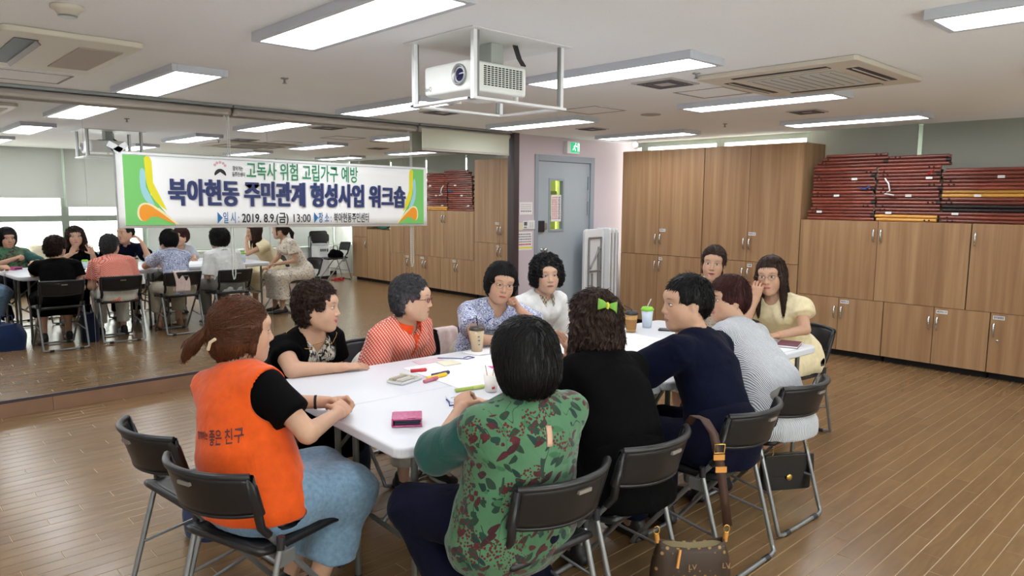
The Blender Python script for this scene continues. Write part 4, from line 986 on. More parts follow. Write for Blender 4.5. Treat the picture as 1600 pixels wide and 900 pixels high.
# ---- hair -------------------------------------------------------------------
def hair_prims(st, s):
    P = []; D = []
    capr = s.get('hair_r', 1.0)
    def cap(rx=.104, ry=.090, rz=.100, cz=.034, cx=-.016): P.append(P_ell((cx, 0, cz), (rx*capr, ry*capr, rz*capr), k=.0))
    face = lambda top=.060, wid=.064, x0=.112, dp=.068: P.append(P_ell((x0, 0, top-.115), (dp, wid, .115), k=.012, op='s'))
    groove = lambda amp, n=46: D.append(P_disp(lambda x, y, z: .35*amp*(np.sin(n*np.arctan2(y, x+.02)+2.2*np.sin(21*z+3*y))+.6*np.sin(n*1.7*np.arctan2(y, x+.02)+2*np.sin(13*z)+2))))
    neck = lambda r=.050, z0=-.06: P.append(P_cone((-.008, 0, z0), (-.008, 0, -.25), r, r+.005, .01, 's'))
    if st == 'bob_tail':        # brown bob, half tied to a short tail
        cap(.106, .088, .098); P.append(P_ell((-.03, 0, -.03), (.088, .088, .095), k=.03)); face(.048, .062)
        P.append(P_cone((.02, .078, .03), (.022, .084, -.055), .020, .012, .02)); P.append(P_cone((.02, -.078, .03), (.022, -.084, -.055), .020, .012, .02))
        P.append(P_cone((-.118, .01, .0), (-.165, .03, -.055), .018, .024, .012)); P.append(P_cone((-.165, .03, -.055), (-.185, .035, -.095), .024, .014, .012)); groove(.0022); neck(.044, -.07)
    elif st in ('perm', 'perm_big', 'perm_short'):
        g = {'perm': 1.05, 'perm_big': 1.14, 'perm_short': 1.0}[st]
        P.append(P_ell((-.022, 0, .036), (.106*g, .096*g, .100*g), k=0)); P.append(P_ell((-.050, 0, -.02), (.072*g, .086*g, .082), k=.03))
        if st == 'perm_big':
            for y in (1, -1): P.append(P_ell((-.004, y*.088, -.022), (.042, .030, .055), k=.03))
        P.append(P_ell((.115, 0, -.040), (.076, .062, .126), k=.014, op='s'))
        if st != 'perm_big': 
            for y in (1, -1): P.append(P_ell((.02, y*.098, -.045), (.045, .03, .065), k=.01, op='s'))
        neck(.05, -.075)
        a = .0062 if st != 'perm_short' else .0042
        D.append(P_disp(wob(.032, a*.8, 3))); D.append(P_disp(wob(.017, a*.55, 5))); D.append(P_disp(wob(.010, a*.25, 15)))
    elif st == 'short_bob':     # black short hair with side bangs
        cap(.108, .094, .102); P.append(P_ell((-.03, 0, -.015), (.085, .092, .090), k=.03)); P.append(P_ell((.116, .010, -.064), (.072, .062, .112), k=.012, op='s'))
        for y in (1, -1): P.append(P_cone((.025, y*.080, .02), (.034, y*.078, -.055), .020, .010, .02))
        neck(.046, -.085); groove(.003, 40)
    elif st == 'ponytail':
        cap(.103, .085, .097); face(.056, .058, .114); 
        for y in (1, -1): P.append(P_cone((.045, y*.066, .03), (.048, y*.068, -.06), .011, .006, .012))
        P.append(P_ell((-.05, 0, -.01), (.06, .076, .07), k=.03)); P.append(P_cone((-.118, 0, .01), (-.150, 0, -.05), .020, .026, .012)); P.append(P_cone((-.150, 0, -.05), (-.150, 0, -.17), .026, .010, .012)); neck(.046, -.06); groove(.002)
    elif st == 'long':
        cap(.106, .090, .100); face(.038, .058, .116)
        P.append(P_loft([(-.03, 0, 0), (-.045, 0, -.12), (-.05, 0, -.20)], [(0, 1, 0)]*3, [.094, .100, .085], [.07, .05, .035], .03))
        for y in (1, -1): P.append(P_loft([(.022, y*.076, .0), (.026, y*.082, -.12), (.040, y*.078, -.255)], [(0, 1, 0)]*3, [.020, .022, .012], [.032, .030, .018], .02))
        P.append(P_cone((-.0, 0, -.06), (.03, 0, -.26), .052, .075, .012, 's')); groove(.0024, 54)
    elif st == 'short_red':
        cap(.110, .093, .103); P.append(P_ell((-.055, 0, -.01), (.065, .082, .078), k=.03)); P.append(P_ell((.118, 0, -.056), (.074, .060, .115), k=.012, op='s'))
        for y in (1, -1): P.append(P_ell((.012, y*.10, -.048), (.036, .034, .050), k=.01, op='s'))
        neck(.048, -.075); groove(.0032, 38)
    elif st == 'man':
        cap(.102, .086, .096); P.append(P_ell((-.06, 0, .0), (.05, .074, .066), k=.025)); P.append(P_ell((.116, 0, -.036), (.072, .064, .104), k=.010, op='s'))
        for y in (1, -1): P.append(P_ell((.010, y*.096, -.038), (.034, .034, .058), k=.008, op='s'))
        neck(.056, -.05); groove(.003, 36); D.append(P_disp(wob(.022, .0018, 8)))
    elif st == 'wavy':          # shoulder-length waves
        cap(.110, .098, .104); face(.050, .058, .116)
        P.append(P_loft([(-.030, 0, .01), (-.040, 0, -.07), (-.045, 0, -.150)], [(0, 1, 0)]*3, [.104, .128, .118], [.084, .084, .066], .03))
        for y in (1, -1): P.append(P_cone((.02, y*.092, -.01), (.03, y*.108, -.125), .026, .024, .02))
        P.append(P_cone((.035, 0, -.07), (.06, 0, -.24), .060, .09, .012, 's'))
        D.append(P_disp(lambda x, y, z: .0035*np.sin(30*np.arctan2(y, x+.02)+3.5*np.sin(48*z+4*y))+.0018*np.sin(61*np.arctan2(y, x+.02)+3*np.sin(60*z)))); D.append(P_disp(wob(.03, .0035, 4)))
    elif st == 'round_bob':     # sleek black bob cut at the nape
        cap(.112, .102, .104); P.append(P_ell((-.028, 0, -.030), (.100, .108, .108), k=.03)); face(.046, .060, .118)
        P.append(P_cut((0, 0, -1), (0, 0, -.118))); groove(.0014, 60); neck(.05, -.10)
    return P, D
def hair_mat(name, c, c2):
    if name in MATS: return MATS[name]
    t = NT(name); n = t.noise(t.coord('Object', (260, 260, 30)), 1, 4, .65)
    t.color(t.ramp(n, [(.35, c), (.8, c2)])).set(.46, 0, .22); t.bump(n, .35, .0015); MATS[name] = t.m; return t.m
t = NT('skin'); a_ = t.n('ShaderNodeAttribute', attribute_name='tint'); nz = t.noise(t.coord(), 90, 3)
hs = t.n('ShaderNodeHueSaturation'); t.l(a_.outputs['Color'], hs.inputs['Color']); t.l(t.math('ADD', t.math('MULTIPLY', nz, .12), .94), hs.inputs['Value'])
t.color(hs.outputs['Color']).set(.48, 0, .4); M_SKIN = t.m
# ---- hands ------------------------------------------------------------------
def hand_prims(side, pose, sc):
    """local: x to the fingertips, y to the thumb side (mirrored for the left), z = back of the hand"""
    P = []; m = 1 if side == 'R' else -1
    S_ = lambda x, y, z: V3(x*sc, m*y*sc, z*sc)
    cu = {'flat': (.10, .12, .10), 'relax': (.35, .45, .30), 'grip': (.95, 1.0, .6), 'fist': (1.25, 1.4, .9), 'cup': (.55, .7, .5)}[pose]
    P.append(P_loft([S_(-.005, 0, 0), S_(.045, 0, .001), S_(.080, 0, .001)], [(0, 1, 0)]*3, [.024*sc, .036*sc, .038*sc], [.016*sc, .0150*sc, .0115*sc], .01))
    P.append(P_ell(S_(.034, .020, -.008), (.028*sc, .017*sc, .014*sc), k=.012))
    for i, (y, l, r) in enumerate(((.029, .070, .0085), (.0095, .078, .0088), (-.0105, .072, .0084), (-.029, .056, .0075))):
        p = S_(.082-.004*abs(i-1), y, .001); a = 0; sp = (.06-.05*i)*(1 if pose == 'flat' else .5)
        for j, fr in enumerate((.45, .31, .24)):
            a += cu[j]*(1+.08*i)
            d = V3(math.cos(a), m*sp*math.cos(a), -math.sin(a)); q = p+d*l*fr*sc
            P.append(P_cone(p, q, r*sc*(1-.1*j), r*sc*(.92-.1*j), .004)); p = q
    th = {'flat': ((.6, .8, -.1), (.85, .5, -.1)), 'relax': ((.65, .62, -.42), (.85, .25, -.45)), 'grip': ((.6, .5, -.62), (.7, -.1, -.7)), 'fist': ((.65, .35, -.6), (.6, -.6, -.4)), 'cup': ((.6, .55, -.5), (.8, .2, -.5))}[pose]
    p = S_(.018, .026, -.006); q = p+nrm(V3(th[0][0], m*th[0][1], th[0][2]))*.046*sc; r_ = q+nrm(V3(th[1][0], m*th[1][1], th[1][2]))*.032*sc
    P.append(P_cone(p, q, .0125*sc, .0100*sc, .008)); P.append(P_cone(q, r_, .0098*sc, .0075*sc, .004))
    return P
def strands(v, q, st, n):
    """fine locks lying on the hair volume, in the head frame"""
    r = np.random.RandomState(11); tri = BVHTree.FromPolygons([Vector(p) for p in v], [tuple(int(i) for i in f) for f in q])
    fi = r.randint(0, len(q), n); P0 = v[q[fi]].mean(1)
    if st in ('man', 'short_red', 'perm_short', 'perm'):
        ear = (P0[:, 0] > -.04) & (P0[:, 0] < .05) & (np.abs(P0[:, 1]) > .055) & (P0[:, 2] < (.045 if st != 'perm' else .01)); fi = fi[~ear]; P0 = P0[~ear]; n = len(fi)
    e1 = v[q[fi, 2]]-v[q[fi, 0]]; e2 = v[q[fi, 3]]-v[q[fi, 1]]
    nn = np.cross(e1, e2); nn /= np.linalg.norm(nn, axis=1)[:, None]+1e-9
    curly = st in ('perm', 'perm_big', 'perm_short'); wavy = st == 'wavy'
    crown = np.array([-.035, 0, .14])
    if st in ('bob_tail', 'ponytail'): fl = np.array([-.13, 0, .0])-P0; fl[P0[:, 0] < -.105] = [-.35, .1, -1]; fl[P0[:, 2] < -.03] = [0, 0, -1]
    else:
        fl = P0-crown; fl[:, 2] -= .10
        top_ = P0[:, 2] > .08; fl[top_] = fl[top_]*np.array([1, 1, .3])+np.array([.05, 0, 0])
    fl = fl+r.randn(n, 3)*.02; fl -= (fl*nn).sum(1)[:, None]*nn; fl /= np.linalg.norm(fl, axis=1)[:, None]+1e-9
    S_ = 6; L = r.uniform(.022, .050, n) if not curly else r.uniform(.016, .030, n)
    ph = r.uniform(0, 6.28, n); side = np.cross(nn, fl); pts = np.zeros((n, S_, 3))
    for k in range(S_):
        t_ = k/(S_-1)
        off = .0012+.0016*t_
        p = P0+fl*(L*t_)[:, None]
        if curly: p = p+side*(.0065*np.sin(ph+5.5*t_))[:, None]+nn*(.0045*(1-np.cos(ph+5.5*t_)))[:, None]*.5
        elif wavy: p = p+side*(.0030*np.sin(ph+6*t_))[:, None]
        for i in range(n):
            h_ = tri.find_nearest(Vector(p[i]))
            if h_[0] is not None:
                w_ = .75 if k < 4 else .5
                s0 = np.array(h_[0])+np.array(h_[1])*np.sign(h_[1].dot(Vector(nn[i])) or 1)*off
                pts[i, k] = s0*w_+(p[i]+nn[i]*off)*(1-w_) if not curly else s0*.45+(p[i]+nn[i]*off)*.55
            else: pts[i, k] = p[i]
    z0 = {'short_bob': .050, 'long': .040, 'ponytail': .050, 'bob_tail': .05, 'man': .052, 'short_red': .045}.get(st, .068)
    bad = ((pts[:, :, 0] > .062) & (np.abs(pts[:, :, 1]) < .066) & (pts[:, :, 2] < z0)).any(1); pts, side, nn = pts[~bad], side[~bad], nn[~bad]; n = len(pts)
    rad = np.array([.0013, .0016, .0016, .0014, .0010, .0003])
    V = np.zeros((n, S_, 3, 3))
    for k in range(S_):
        for j in range(3):
            a = 2.094*j; V[:, k, j] = pts[:, k]+side*(rad[k]*math.cos(a))+nn*(rad[k]*math.sin(a))
    idx = np.arange(n*S_*3).reshape(n, S_, 3); Q = []
    for k in range(S_-1):
        for j in range(3): Q.append(np.stack([idx[:, k, j], idx[:, k, (j+1) % 3], idx[:, k+1, (j+1) % 3], idx[:, k+1, j]], 1))
    return V.reshape(-1, 3), np.concatenate(Q)
# ---- whole person -----------------------------------------------------------
def person(label, s):
    """s: hip, heading (deg), head centre, head (yaw, pitch, roll deg, world yaw), arms, legs, clothes"""
    hip = V3(s['hip']); th = math.radians(s['heading']); Fw = V3(math.cos(th), math.sin(th), 0); Lf = V3(-math.sin(th), math.cos(th), 0); U = V3(0, 0, 1)
    root = thing('person', label, 'person', (hip[0], hip[1], 0), 0, 'people around the table')
    hc = V3(s['head']); hy, hp, hr = [math.radians(a) for a in s['look']]
    RH = rot_zyx(hy, hp, hr); hs_ = s.get('hscale', 1.0)
    H2W = lambda v: (np.asarray(v)*hs_)@RH.T+hc
    W2H = lambda p: ((V3(p)-hc)@RH)/hs_
    big = s.get('size', 1.0); fat = s.get('fat', 1.0)
    sy = math.radians(s.get('shoulder_yaw', s['heading'])); Ls = V3(-math.sin(sy), math.cos(sy), 0); Fs = V3(math.cos(sy), math.sin(sy), 0)
    lean = nrm(hc-U*.12-hip)
    N = hc-U*.140*big-nrm(lean*V3(1, 1, 0)+Fs*.001)*.02-Fs*.035
    mid1 = hip+(N-hip)*.34-Fw*.012; mid2 = hip+(N-hip)*.68-Fs*.014
    up = nrm(N-mid2)
    Ls = nrm(Ls-(Ls@up)*up*.6)
    shw = s.get('shw', .165)*big
    ShL, ShR = N-up*.058+Ls*shw-Fs*.004, N-up*.058-Ls*shw-Fs*.004
    if 'shoulders' in s: dL, dR = s['shoulders']; ShL = ShL+V3(dL); ShR = ShR+V3(dR)
    arms = {}
    for sd, sh in (('L', ShL), ('R', ShR)):
        A = s.get('arm'+sd)
        sg = 1 if sd == 'L' else -1
        if A is None:   # forearm on the lap
            e = sh+Ls*sg*.05-U*.25-Fs*.02; wv = e+Fw*.20-Ls*sg*.10-U*.03
            A = dict(elbow=e, wrist=wv, dir=Fw-Ls*sg*.4, back=U, pose='relax')
        arms[sd] = {k_: (V3(v) if k_ in ('elbow', 'wrist', 'dir', 'back') else v) for k_, v in A.items()}
        # keep limb lengths human
        e = arms[sd]['elbow']; d = e-sh; L_ = np.linalg.norm(d); mx = .29*big
        if L_ > mx and not A.get('free'): arms[sd]['elbow'] = sh+d/L_*mx
        e = arms[sd]['elbow']; d = arms[sd]['wrist']-e; L_ = np.linalg.norm(d); mx = .245*big
        if L_ > mx: arms[sd]['wrist'] = e+d/L_*mx
    hipj = {'L': hip+Lf*.088-U*.02, 'R': hip-Lf*.088-U*.02}
    legs = {}
    for sd, sg in (('L', 1), ('R', -1)):
        kn = V3(s['knee'+sd]) if 'knee'+sd in s else hipj[sd]+Fw*.40+Lf*sg*.03-U*.02
        an = V3(s['ankle'+sd]) if 'ankle'+sd in s else V3(kn[0], kn[1], .085)-Fw*.02
        legs[sd] = (kn, an)
    # -------- bare body
    bare = []
    aw = .138*fat
    spine = [hip-U*.01, mid1, mid2, N-up*.105, N-up*.05]
    SEAT = P_cut((0, 0, -1), (0, 0, .452))
    bare.append(P_loft(spine, [Lf, Lf, Ls, Ls, Ls], [.160*fat, .128*fat, .142*fat, .140*big, .112*big], [.115*fat, .098*fat, .100*fat, .094*big, .070*big], .03))
    for sd in 'LR': bare.append(P_cone(hipj[sd], legs[sd][0], .080*fat, .054, .03))
    bare.append(SEAT)
    for sh in (ShL, ShR): bare.append(P_cone(N-up*.045, sh, .050, .046*big, .04))
    skull = H2W((-.016, 0, -.045))
    bare.append(P_cone(N-up*.05, skull, .054*big, .048*big, .035))
    armr = s.get('armr', 1.0)
    for sd, sh in (('L', ShL), ('R', ShR)):
        a = arms[sd]; bare.append(P_cone(sh, a['elbow'], .047*armr*big, .037*armr*big, .02)); bare.append(P_cone(a['elbow'], a['wrist'], .037*armr*big, .0235*big, .012))
    for sd in 'LR':
        kn, an = legs[sd]; bare.append(P_cone(kn, kn*.45+an*.55, .052, .044, .02)); bare.append(P_cone(kn*.45+an*.55, an, .044, .031, .02)); 
        fd = nrm(V3(s.get('foot'+sd, Fw))); bare.append(P_cone(an-U*.035, an-U*.052+fd*.12, .030, .022, .02))
    g = Geo(); tone = np.array(s.get('skin', SKIN))
    v, q = mesh_of(bare, .0115); keep = None
    g.add(v, q, np.tile(tone, (len(v), 1)))
    # -------- head in its own frame
    hpz = head_prims(s); nk = [P_cone(W2H(N-up*.05), (-.016, 0, -.045), .054*big/hs_, .048*big/hs_, .035)]
    allh = hpz[:6]+nk+hpz[6:]
    v, q = mesh_of(allh, .0065, (-.125, -.10, -.15), (.066, .10, .135)); g.add(H2W(v), q, paint_head(v, s))
    v, q = mesh_of(allh, .0023, (.050, -.078, -.128), (.122, .078, .088)); g.add(H2W(v), q, paint_head(v, s))
    # -------- hands
    hsz = s.get('hand', .95)
    for sd in 'LR':
        a = arms[sd]
        if a.get('hide'): continue
        x = nrm(a.get('dir', a['wrist']-a['elbow'])); z = V3(a.get('back', U)); z = nrm(z-(z@x)*x); y = np.cross(z, x)
        R3 = np.stack([x, y, z], 1)      # columns
        wl = a['wrist']; el = ((a['elbow']-wl)@R3)
        hp_ = hand_prims(sd, a.get('pose', 'relax'), hsz)
        fore = P_cone((0, 0, 0), el, .0235*big, .037*armr*big, .012)
        pr = [fore]+hp_
        v, q = mesh_of(pr, .0036, (-.035, -.065, -.075), (.175, .065, .045)); g.add(v@R3.T+wl, q, np.tile(tone*np.array([1, .95, .93]), (len(v), 1)))
    bodyo = g.build('body', M_SKIN, root, True)
    # -------- hair
    hpP, hpD = hair_prims(s['hair'], s); lo, hi = bbox(hpP, .014)
    v, q = nets(*evaluate(hpP+hpD, lo, hi, .0044)); gh = Geo(); gh.add(H2W(v), q); sv, sq = strands(v, q, s['hair'], s.get('nstr', 2400)); gh.add(H2W(sv), sq); gh.build('hair', s['hairmat'], root)
    ctx = dict(body=bodyo, root=root, hip=hip, Fw=Fw, Lf=Lf, U=U, N=N, up=up, Ls=Ls, Fs=Fs, ShL=ShL, ShR=ShR, arms=arms, legs=legs, hipj=hipj, H2W=H2W, RH=RH, spine=spine, fat=fat, big=big, armr=armr, hs=hs_, mid1=mid1, mid2=mid2, lean=lean)
    return ctx
def top(c, m, name='shirt', off=.012, sleeve=.55, slr=.018, neck=.062, vneck=.0, hem=0.0, wr=.003, bust=1, seed=1, puff=0, h=.0085, flare=0, vw=.035, carve=None, wide=0, bottom=.455, dep=1.0):
    """upper garment around the torso; sleeve = share of the upper arm covered (over 1: down the forearm)"""
    fat, big, U, N, up, Ls, Fs = c['fat'], c['big'], c['U'], c['N'], c['up'], c['Ls'], c['Fs']
    P = []; sp = [c['hip']-U*(.02+hem*.5)]+c['spine'][1:]
    P.append(P_loft(sp, [c['Lf'], c['Lf'], Ls, Ls, Ls], [(.165+flare)*fat+off+wide, (.136+flare*.5)*fat+off+wide, .146*fat+off, .144*big+off, .114*big+off], [((.118+flare)*fat+off+wide)*dep, ((.104+flare*.4)*fat+off+wide)*dep, (.104*fat+off)*(.5+.5*dep), .098*big+off, .074*big+off], .03))
    if bust:
        for sg in (1, -1): P.append(P_ell(c['mid2']*.8+N*.2-up*.015+Fs*(.088*fat)+Ls*sg*.065, (.055*bust, .062, .062), k=.05))
    for sd in 'LR':
        sh, a = c['Sh'+sd], c['arms'][sd]; sg = 1 if sd == 'L' else -1
        P.append(P_cone(N-up*.050, sh, .056+off*.8, .050*big+off, .045))
        if sleeve > 0:
            e = a['elbow']; f_ = min(sleeve, 1); end = sh+(e-sh)*f_
            r0, r1 = (.049*c['armr']*big+off), (.047-.010*f_)*c['armr']*big+off+slr
            if sleeve > 1: P.append(P_cone(sh, e, r0, r1, .02)); P.append(P_flat(e-(e-sh)*.05, e+(a['wrist']-e)*(sleeve-1), r1, .030+off+slr*.5, .012))
            else: P.append(P_flat(sh-(e-sh)*.08, end, r0+puff, r1, .022))
            if puff: P.append(P_ell(sh+(e-sh)*.12+Ls*sg*.012, (.062+puff, .062+puff, .066), k=.02))
    P.append(P_cone(N-up*.040+Fs*.012, N+up*.14, neck, neck*1.1, .010, 's'))
    if vneck:
        P.append(P_cone(N-up*.02+Fs*.085, N-up*(vneck)+Fs*(.135), vw*1.1, vw*.35, .008, 's'))
    for q in (carve or []): P.append(q)
    P.append(P_cut((0, 0, -1), (0, 0, bottom)))
    if wr: P.append(P_disp(wob(.13, wr*.6, seed))); P.append(P_disp(wob(.05, wr*.22, seed+9)))
    v, q = mesh_of(P, h); g = Geo(); g.add(v, q); return g.build(name, m, c['root'])
def trousers(c, m, name='trousers', length=1.0, r=.012, wide=0, seed=2, skirt=False, wr=.003):
    P = []; U = c['U']; fat = c['fat']
    P.append(P_loft([c['hip']-U*.03, c['hip']+U*.06], [c['Lf']]*2, [.168*fat+r, .150*fat+r], [.122*fat+r, .108*fat+r], .03))
    for sd in 'LR':
        kn, an = c['legs'][sd]
        P.append(P_cone(c['hipj'][sd], kn, .086*fat+r, .060+r+wide*.6, .03 if not skirt else .09))
    if skirt:
        k0, k1 = c['legs']['L'][0], c['legs']['R'][0]; m0 = (k0+k1)/2
        P.append(P_loft([c['hip'], m0], [c['Lf']]*2, [.15, np.linalg.norm(k0-k1)/2+.05], [.08, .06], .05))
    P.append(P_cut((0, 0, -1), (0, 0, .453)))
    for sd in 'LR':
        kn, an = c['legs'][sd]
        if length > 0:
            e = kn+(an-kn)*length; P.append(P_flat(kn+U*.02, e, .056+r+wide*.7, .044+r+wide, .03 if not skirt else .09))
    if skirt:
        e0 = m0+((c['legs']['L'][1]+c['legs']['R'][1])/2-m0)*length
        if length > .15: P.append(P_loft([m0, e0], [c['Lf']]*2, [np.linalg.norm(k0-k1)/2+.055, np.linalg.norm(k0-k1)/2+.075+wide], [.06, .065+wide], .04)); P.append(P_cut(V3(0, 0, -1), e0))
    if wr: P.append(P_disp(wob(.13, wr*.6, seed))); P.append(P_disp(wob(.05, wr*.25, seed+4)))
    v, q = mesh_of(P, .0095); g = Geo(); g.add(v, q); return g.build(name, m, c['root'])
def shoes(c, m, sole=None, open_=False):
    for sd in 'LR':
        an = c['legs'][sd][1]; fd = c.get('foot'+sd, c['Fw']); fd = nrm(V3(fd)*V3(1, 1, 0)); side = np.cross(c['U'], fd); g0 = an*V3(1, 1, 0)
        P = [P_loft([g0-fd*.045+V3(0, 0, .032), g0+fd*.06+V3(0, 0, .030), g0+fd*.145+V3(0, 0, .022)], [side]*3, [.034, .040, .034], [.034, .034, .024], .01), P_cone(g0-fd*.02+V3(0, 0, .05), g0-fd*.02+V3(0, 0, .075), .038, .036, .015), P_cut((0, 0, -1), (0, 0, .008))]
        v, q = mesh_of(P, .008); g = Geo(); g.add(v, q); o = g.build('shoe', m, c['root'])
        if sole:
            mb = MB(); pts = [g0+fd*(.052+.115*math.cos(a))+side*.044*math.sin(a) for a in [2*PI*k/20 for k in range(20)]]
            V = [(p[0], p[1], z) for z in (.002, .018) for p in pts]
            mb.add(V, [tuple(range(20))[::-1], tuple(range(20, 40))]+[(i, (i+1) % 20, 20+(i+1) % 20, 20+i) for i in range(20)]); mb.build('sole', sole, o)
def collar(c, m, r=.062, w_=.045, open_=.7, flare=.045, drop=.03, name='collar'):
    """turned-down collar around the neck, open at the front"""
    N, up, Ls, Fs = c['N'], c['up'], c['Ls'], c['Fs']
    def pt(a, v):
        d = Fs*math.cos(a)+Ls*math.sin(a); f = (1+math.cos(a))/2          # f = 1 at the throat
        base = N+Fs*(.010+.016*f)
        hz = .034*(1-f)-.018*f
        if v < .35: k = v/.35; rr = r*(1-.02*k)+.006*k; z = hz-.022+.034*k
        else: k = (v-.35)/.65; rr = r+.006+flare*k*(1-.25*f); z = hz+.012-(.034+drop*f*1.6)*k
        return Vector(base+d*rr+up*z)
    def ang(u):
        a = open_*.5+(2*PI-open_)*u; return a if a <= PI else a-2*PI
    return MB().grid(lambda u, v: pt(ang(u), v), 36, 6).build(name, m, c['root'], solid=.0035)
def tree_of(o): return BVHTree.FromPolygons([v.co for v in o.data.vertices], [tuple(p.vertices) for p in o.data.polygons])
def stick(tree, origin, d, off=.0015, back=.35):
    """first surface point along d"""
    d = Vector(d).normalized(); h = tree.ray_cast(Vector(origin)-d*back, d, back*2)
    return (h[0]-d*off) if h[0] is not None else Vector(origin)
def wrap_text(c, target, body, o, right, up, d, width, size, m, name='lettering', bold=.0008):
    """lettering laid onto a garment"""
    tr = tree_of(target); tmp = text_mesh(name, body, size, Matrix(), m, None, bold, 0, width=width)
    for v in tmp.data.vertices:
        p = Vector(o)+Vector(right)*(v.co.x-width/2)+Vector(up)*v.co.y; v.co = stick(tr, p, d, .0022)
    adopt(tmp, c['root']); return tmp
def wrap_strip(c, target, pts, right, up, o, d, w_, m, name, off=.002):
    tr = tree_of(target); mb = MB(); P = [Vector(o)+Vector(right)*a+Vector(up)*b for a, b in pts]; V = []
    for i, p in enumerate(P):
        t_ = (P[min(i+1, len(P)-1)]-P[max(i-1, 0)]).normalized(); s_ = t_.cross(Vector(d)).normalized()*w_
        V += [stick(tr, p-s_, d, off), stick(tr, p+s_, d, off)]
    mb.add(V, [(2*i, 2*i+1, 2*i+3, 2*i+2) for i in range(len(P)-1)], True)
    return mb.build(name, m, c['root'], solid=.002)
def glasses(c, m, lens_r=.019, thick=.0014, round_=1.0, lensm=None):
    H = lambda p: Vector(c['H2W'](V3(p))); mb = MB()
    for y in (1, -1):
        pts = [H((.1005-.10*(abs(y*.0325+lens_r*1.12*math.cos(a)))**2*6, y*.0325+lens_r*1.12*math.cos(a), .004+lens_r*.82*round_*math.sin(a))) for a in [2*PI*k/20 for k in range(20)]]
        mb.tube(pts, thick, 6, closed=True)
        mb.tube([H((.092, y*.054, .009)), H((.070, y*.079, .010)), H((.0, y*.084, .008))], thick, 6)
    mb.tube([H((.101, .012, .006)), H((.103, 0, .009)), H((.101, -.012, .006))], thick, 6)
    return mb.build('glasses', m, c['root'])
def ring_chain(c, m, r=.085, drop=.10, name='necklace', rad=.0016):
    N, up, Ls, Fs = c['N'], c['up'], c['Ls'], c['Fs']
    pts = [Vector(N-up*(.005+drop*(.5+.5*math.cos(a))**1.3)+Fs*(.012+(r*.98+.035*(.5+.5*math.cos(a)))*math.cos(a))+Ls*r*.80*math.sin(a)) for a in [2*PI*k/36 for k in range(36)]]
    objs = [c['body']]+[o for o in c['root'].children if any(k in o.name for k in ('top', 'blouse', 'panel', 'shirt'))]
    trees = [tree_of(o) for o in objs]; out = []
    for p in pts:
        ax = Vector(N)+Vector(up)*((p-Vector(N)).dot(Vector(up)))-Vector(Fs)*.02; d = (ax-p).normalized(); best = None
        for tr in trees:
            h_ = tr.ray_cast(p-d*.12, d, .3)
            if h_[0] is not None and (best is None or h_[3] < best[1]): best = (h_[0]-d*rad*1.3, h_[3])
        out.append(best[0] if best else p)
    return MB().tube(out, rad, 6, closed=True).build(name, m, c['root'])
# ================================================================== FABRICS
def folds(t):
    a = t.noise(t.coord('Object', (1, 1, .6)), 11, 2, .5, 1.6); b = t.noise(t.coord(), 420, 2)
    t.bump(t.math('ADD', a, t.math('MULTIPLY', b, .05)), .5, .012)
def fabric(name, c, rough=.85, noise=.08, sc=30, sheen=.2):
    if name in MATS: return MATS[name]
    t = NT(name); n = t.noise(t.coord(), sc, 3)
    t.color(t.ramp(n, [(.3, tuple(x*(1-noise) for x in c[:3])+(1,)), (.7, tuple(min(1, x*(1+noise)) for x in c[:3])+(1,))])).set(rough, 0, .06 if sum(c[:3]) < .12 else .2, Sheen_Weight=sheen)
    folds(t); MATS[name] = t.m; return t.m
F_ORANGE = fabric('orange_nylon', S(214, 80, 8), .7); F_BLACK = fabric('black_cotton', S(6, 6, 7), .8, .05, 30, .0); F_NAVY = fabric('navy_polo', S(10, 14, 34), .8, .05, 30, .02); F_DENIM = fabric('light_denim', S(112, 140, 164), .9, .18, 60)
F_WHITE = fabric('white_cotton', S(232, 232, 230)); F_BEIGE = fabric('beige_crepe', S(228, 214, 176)); F_NAVYP = fabric('navy_trouser', S(16, 18, 36), .8, .05, 30, .02); F_KHAKI = fabric('khaki', S(178, 170, 150)); F_CREAMP = fabric('cream_trouser', S(206, 202, 190)); F_GREY = fabric('grey_trouser', S(120, 118, 112))
F_TEAL = fabric('teal_chiffon', S(16, 72, 66), .7); F_COLLAR = fabric('red_orange_collar', S(232, 78, 26), .8); F_PINKC = fabric('pink_cloth', S(226, 204, 198), .85)
def fab_pattern(name, fn, rough=.8):
    t = NT(name); t.color(fn(t)).set(rough, 0, .25, Sheen_Weight=.2); folds(t); MATS[name] = t.m; return t.m
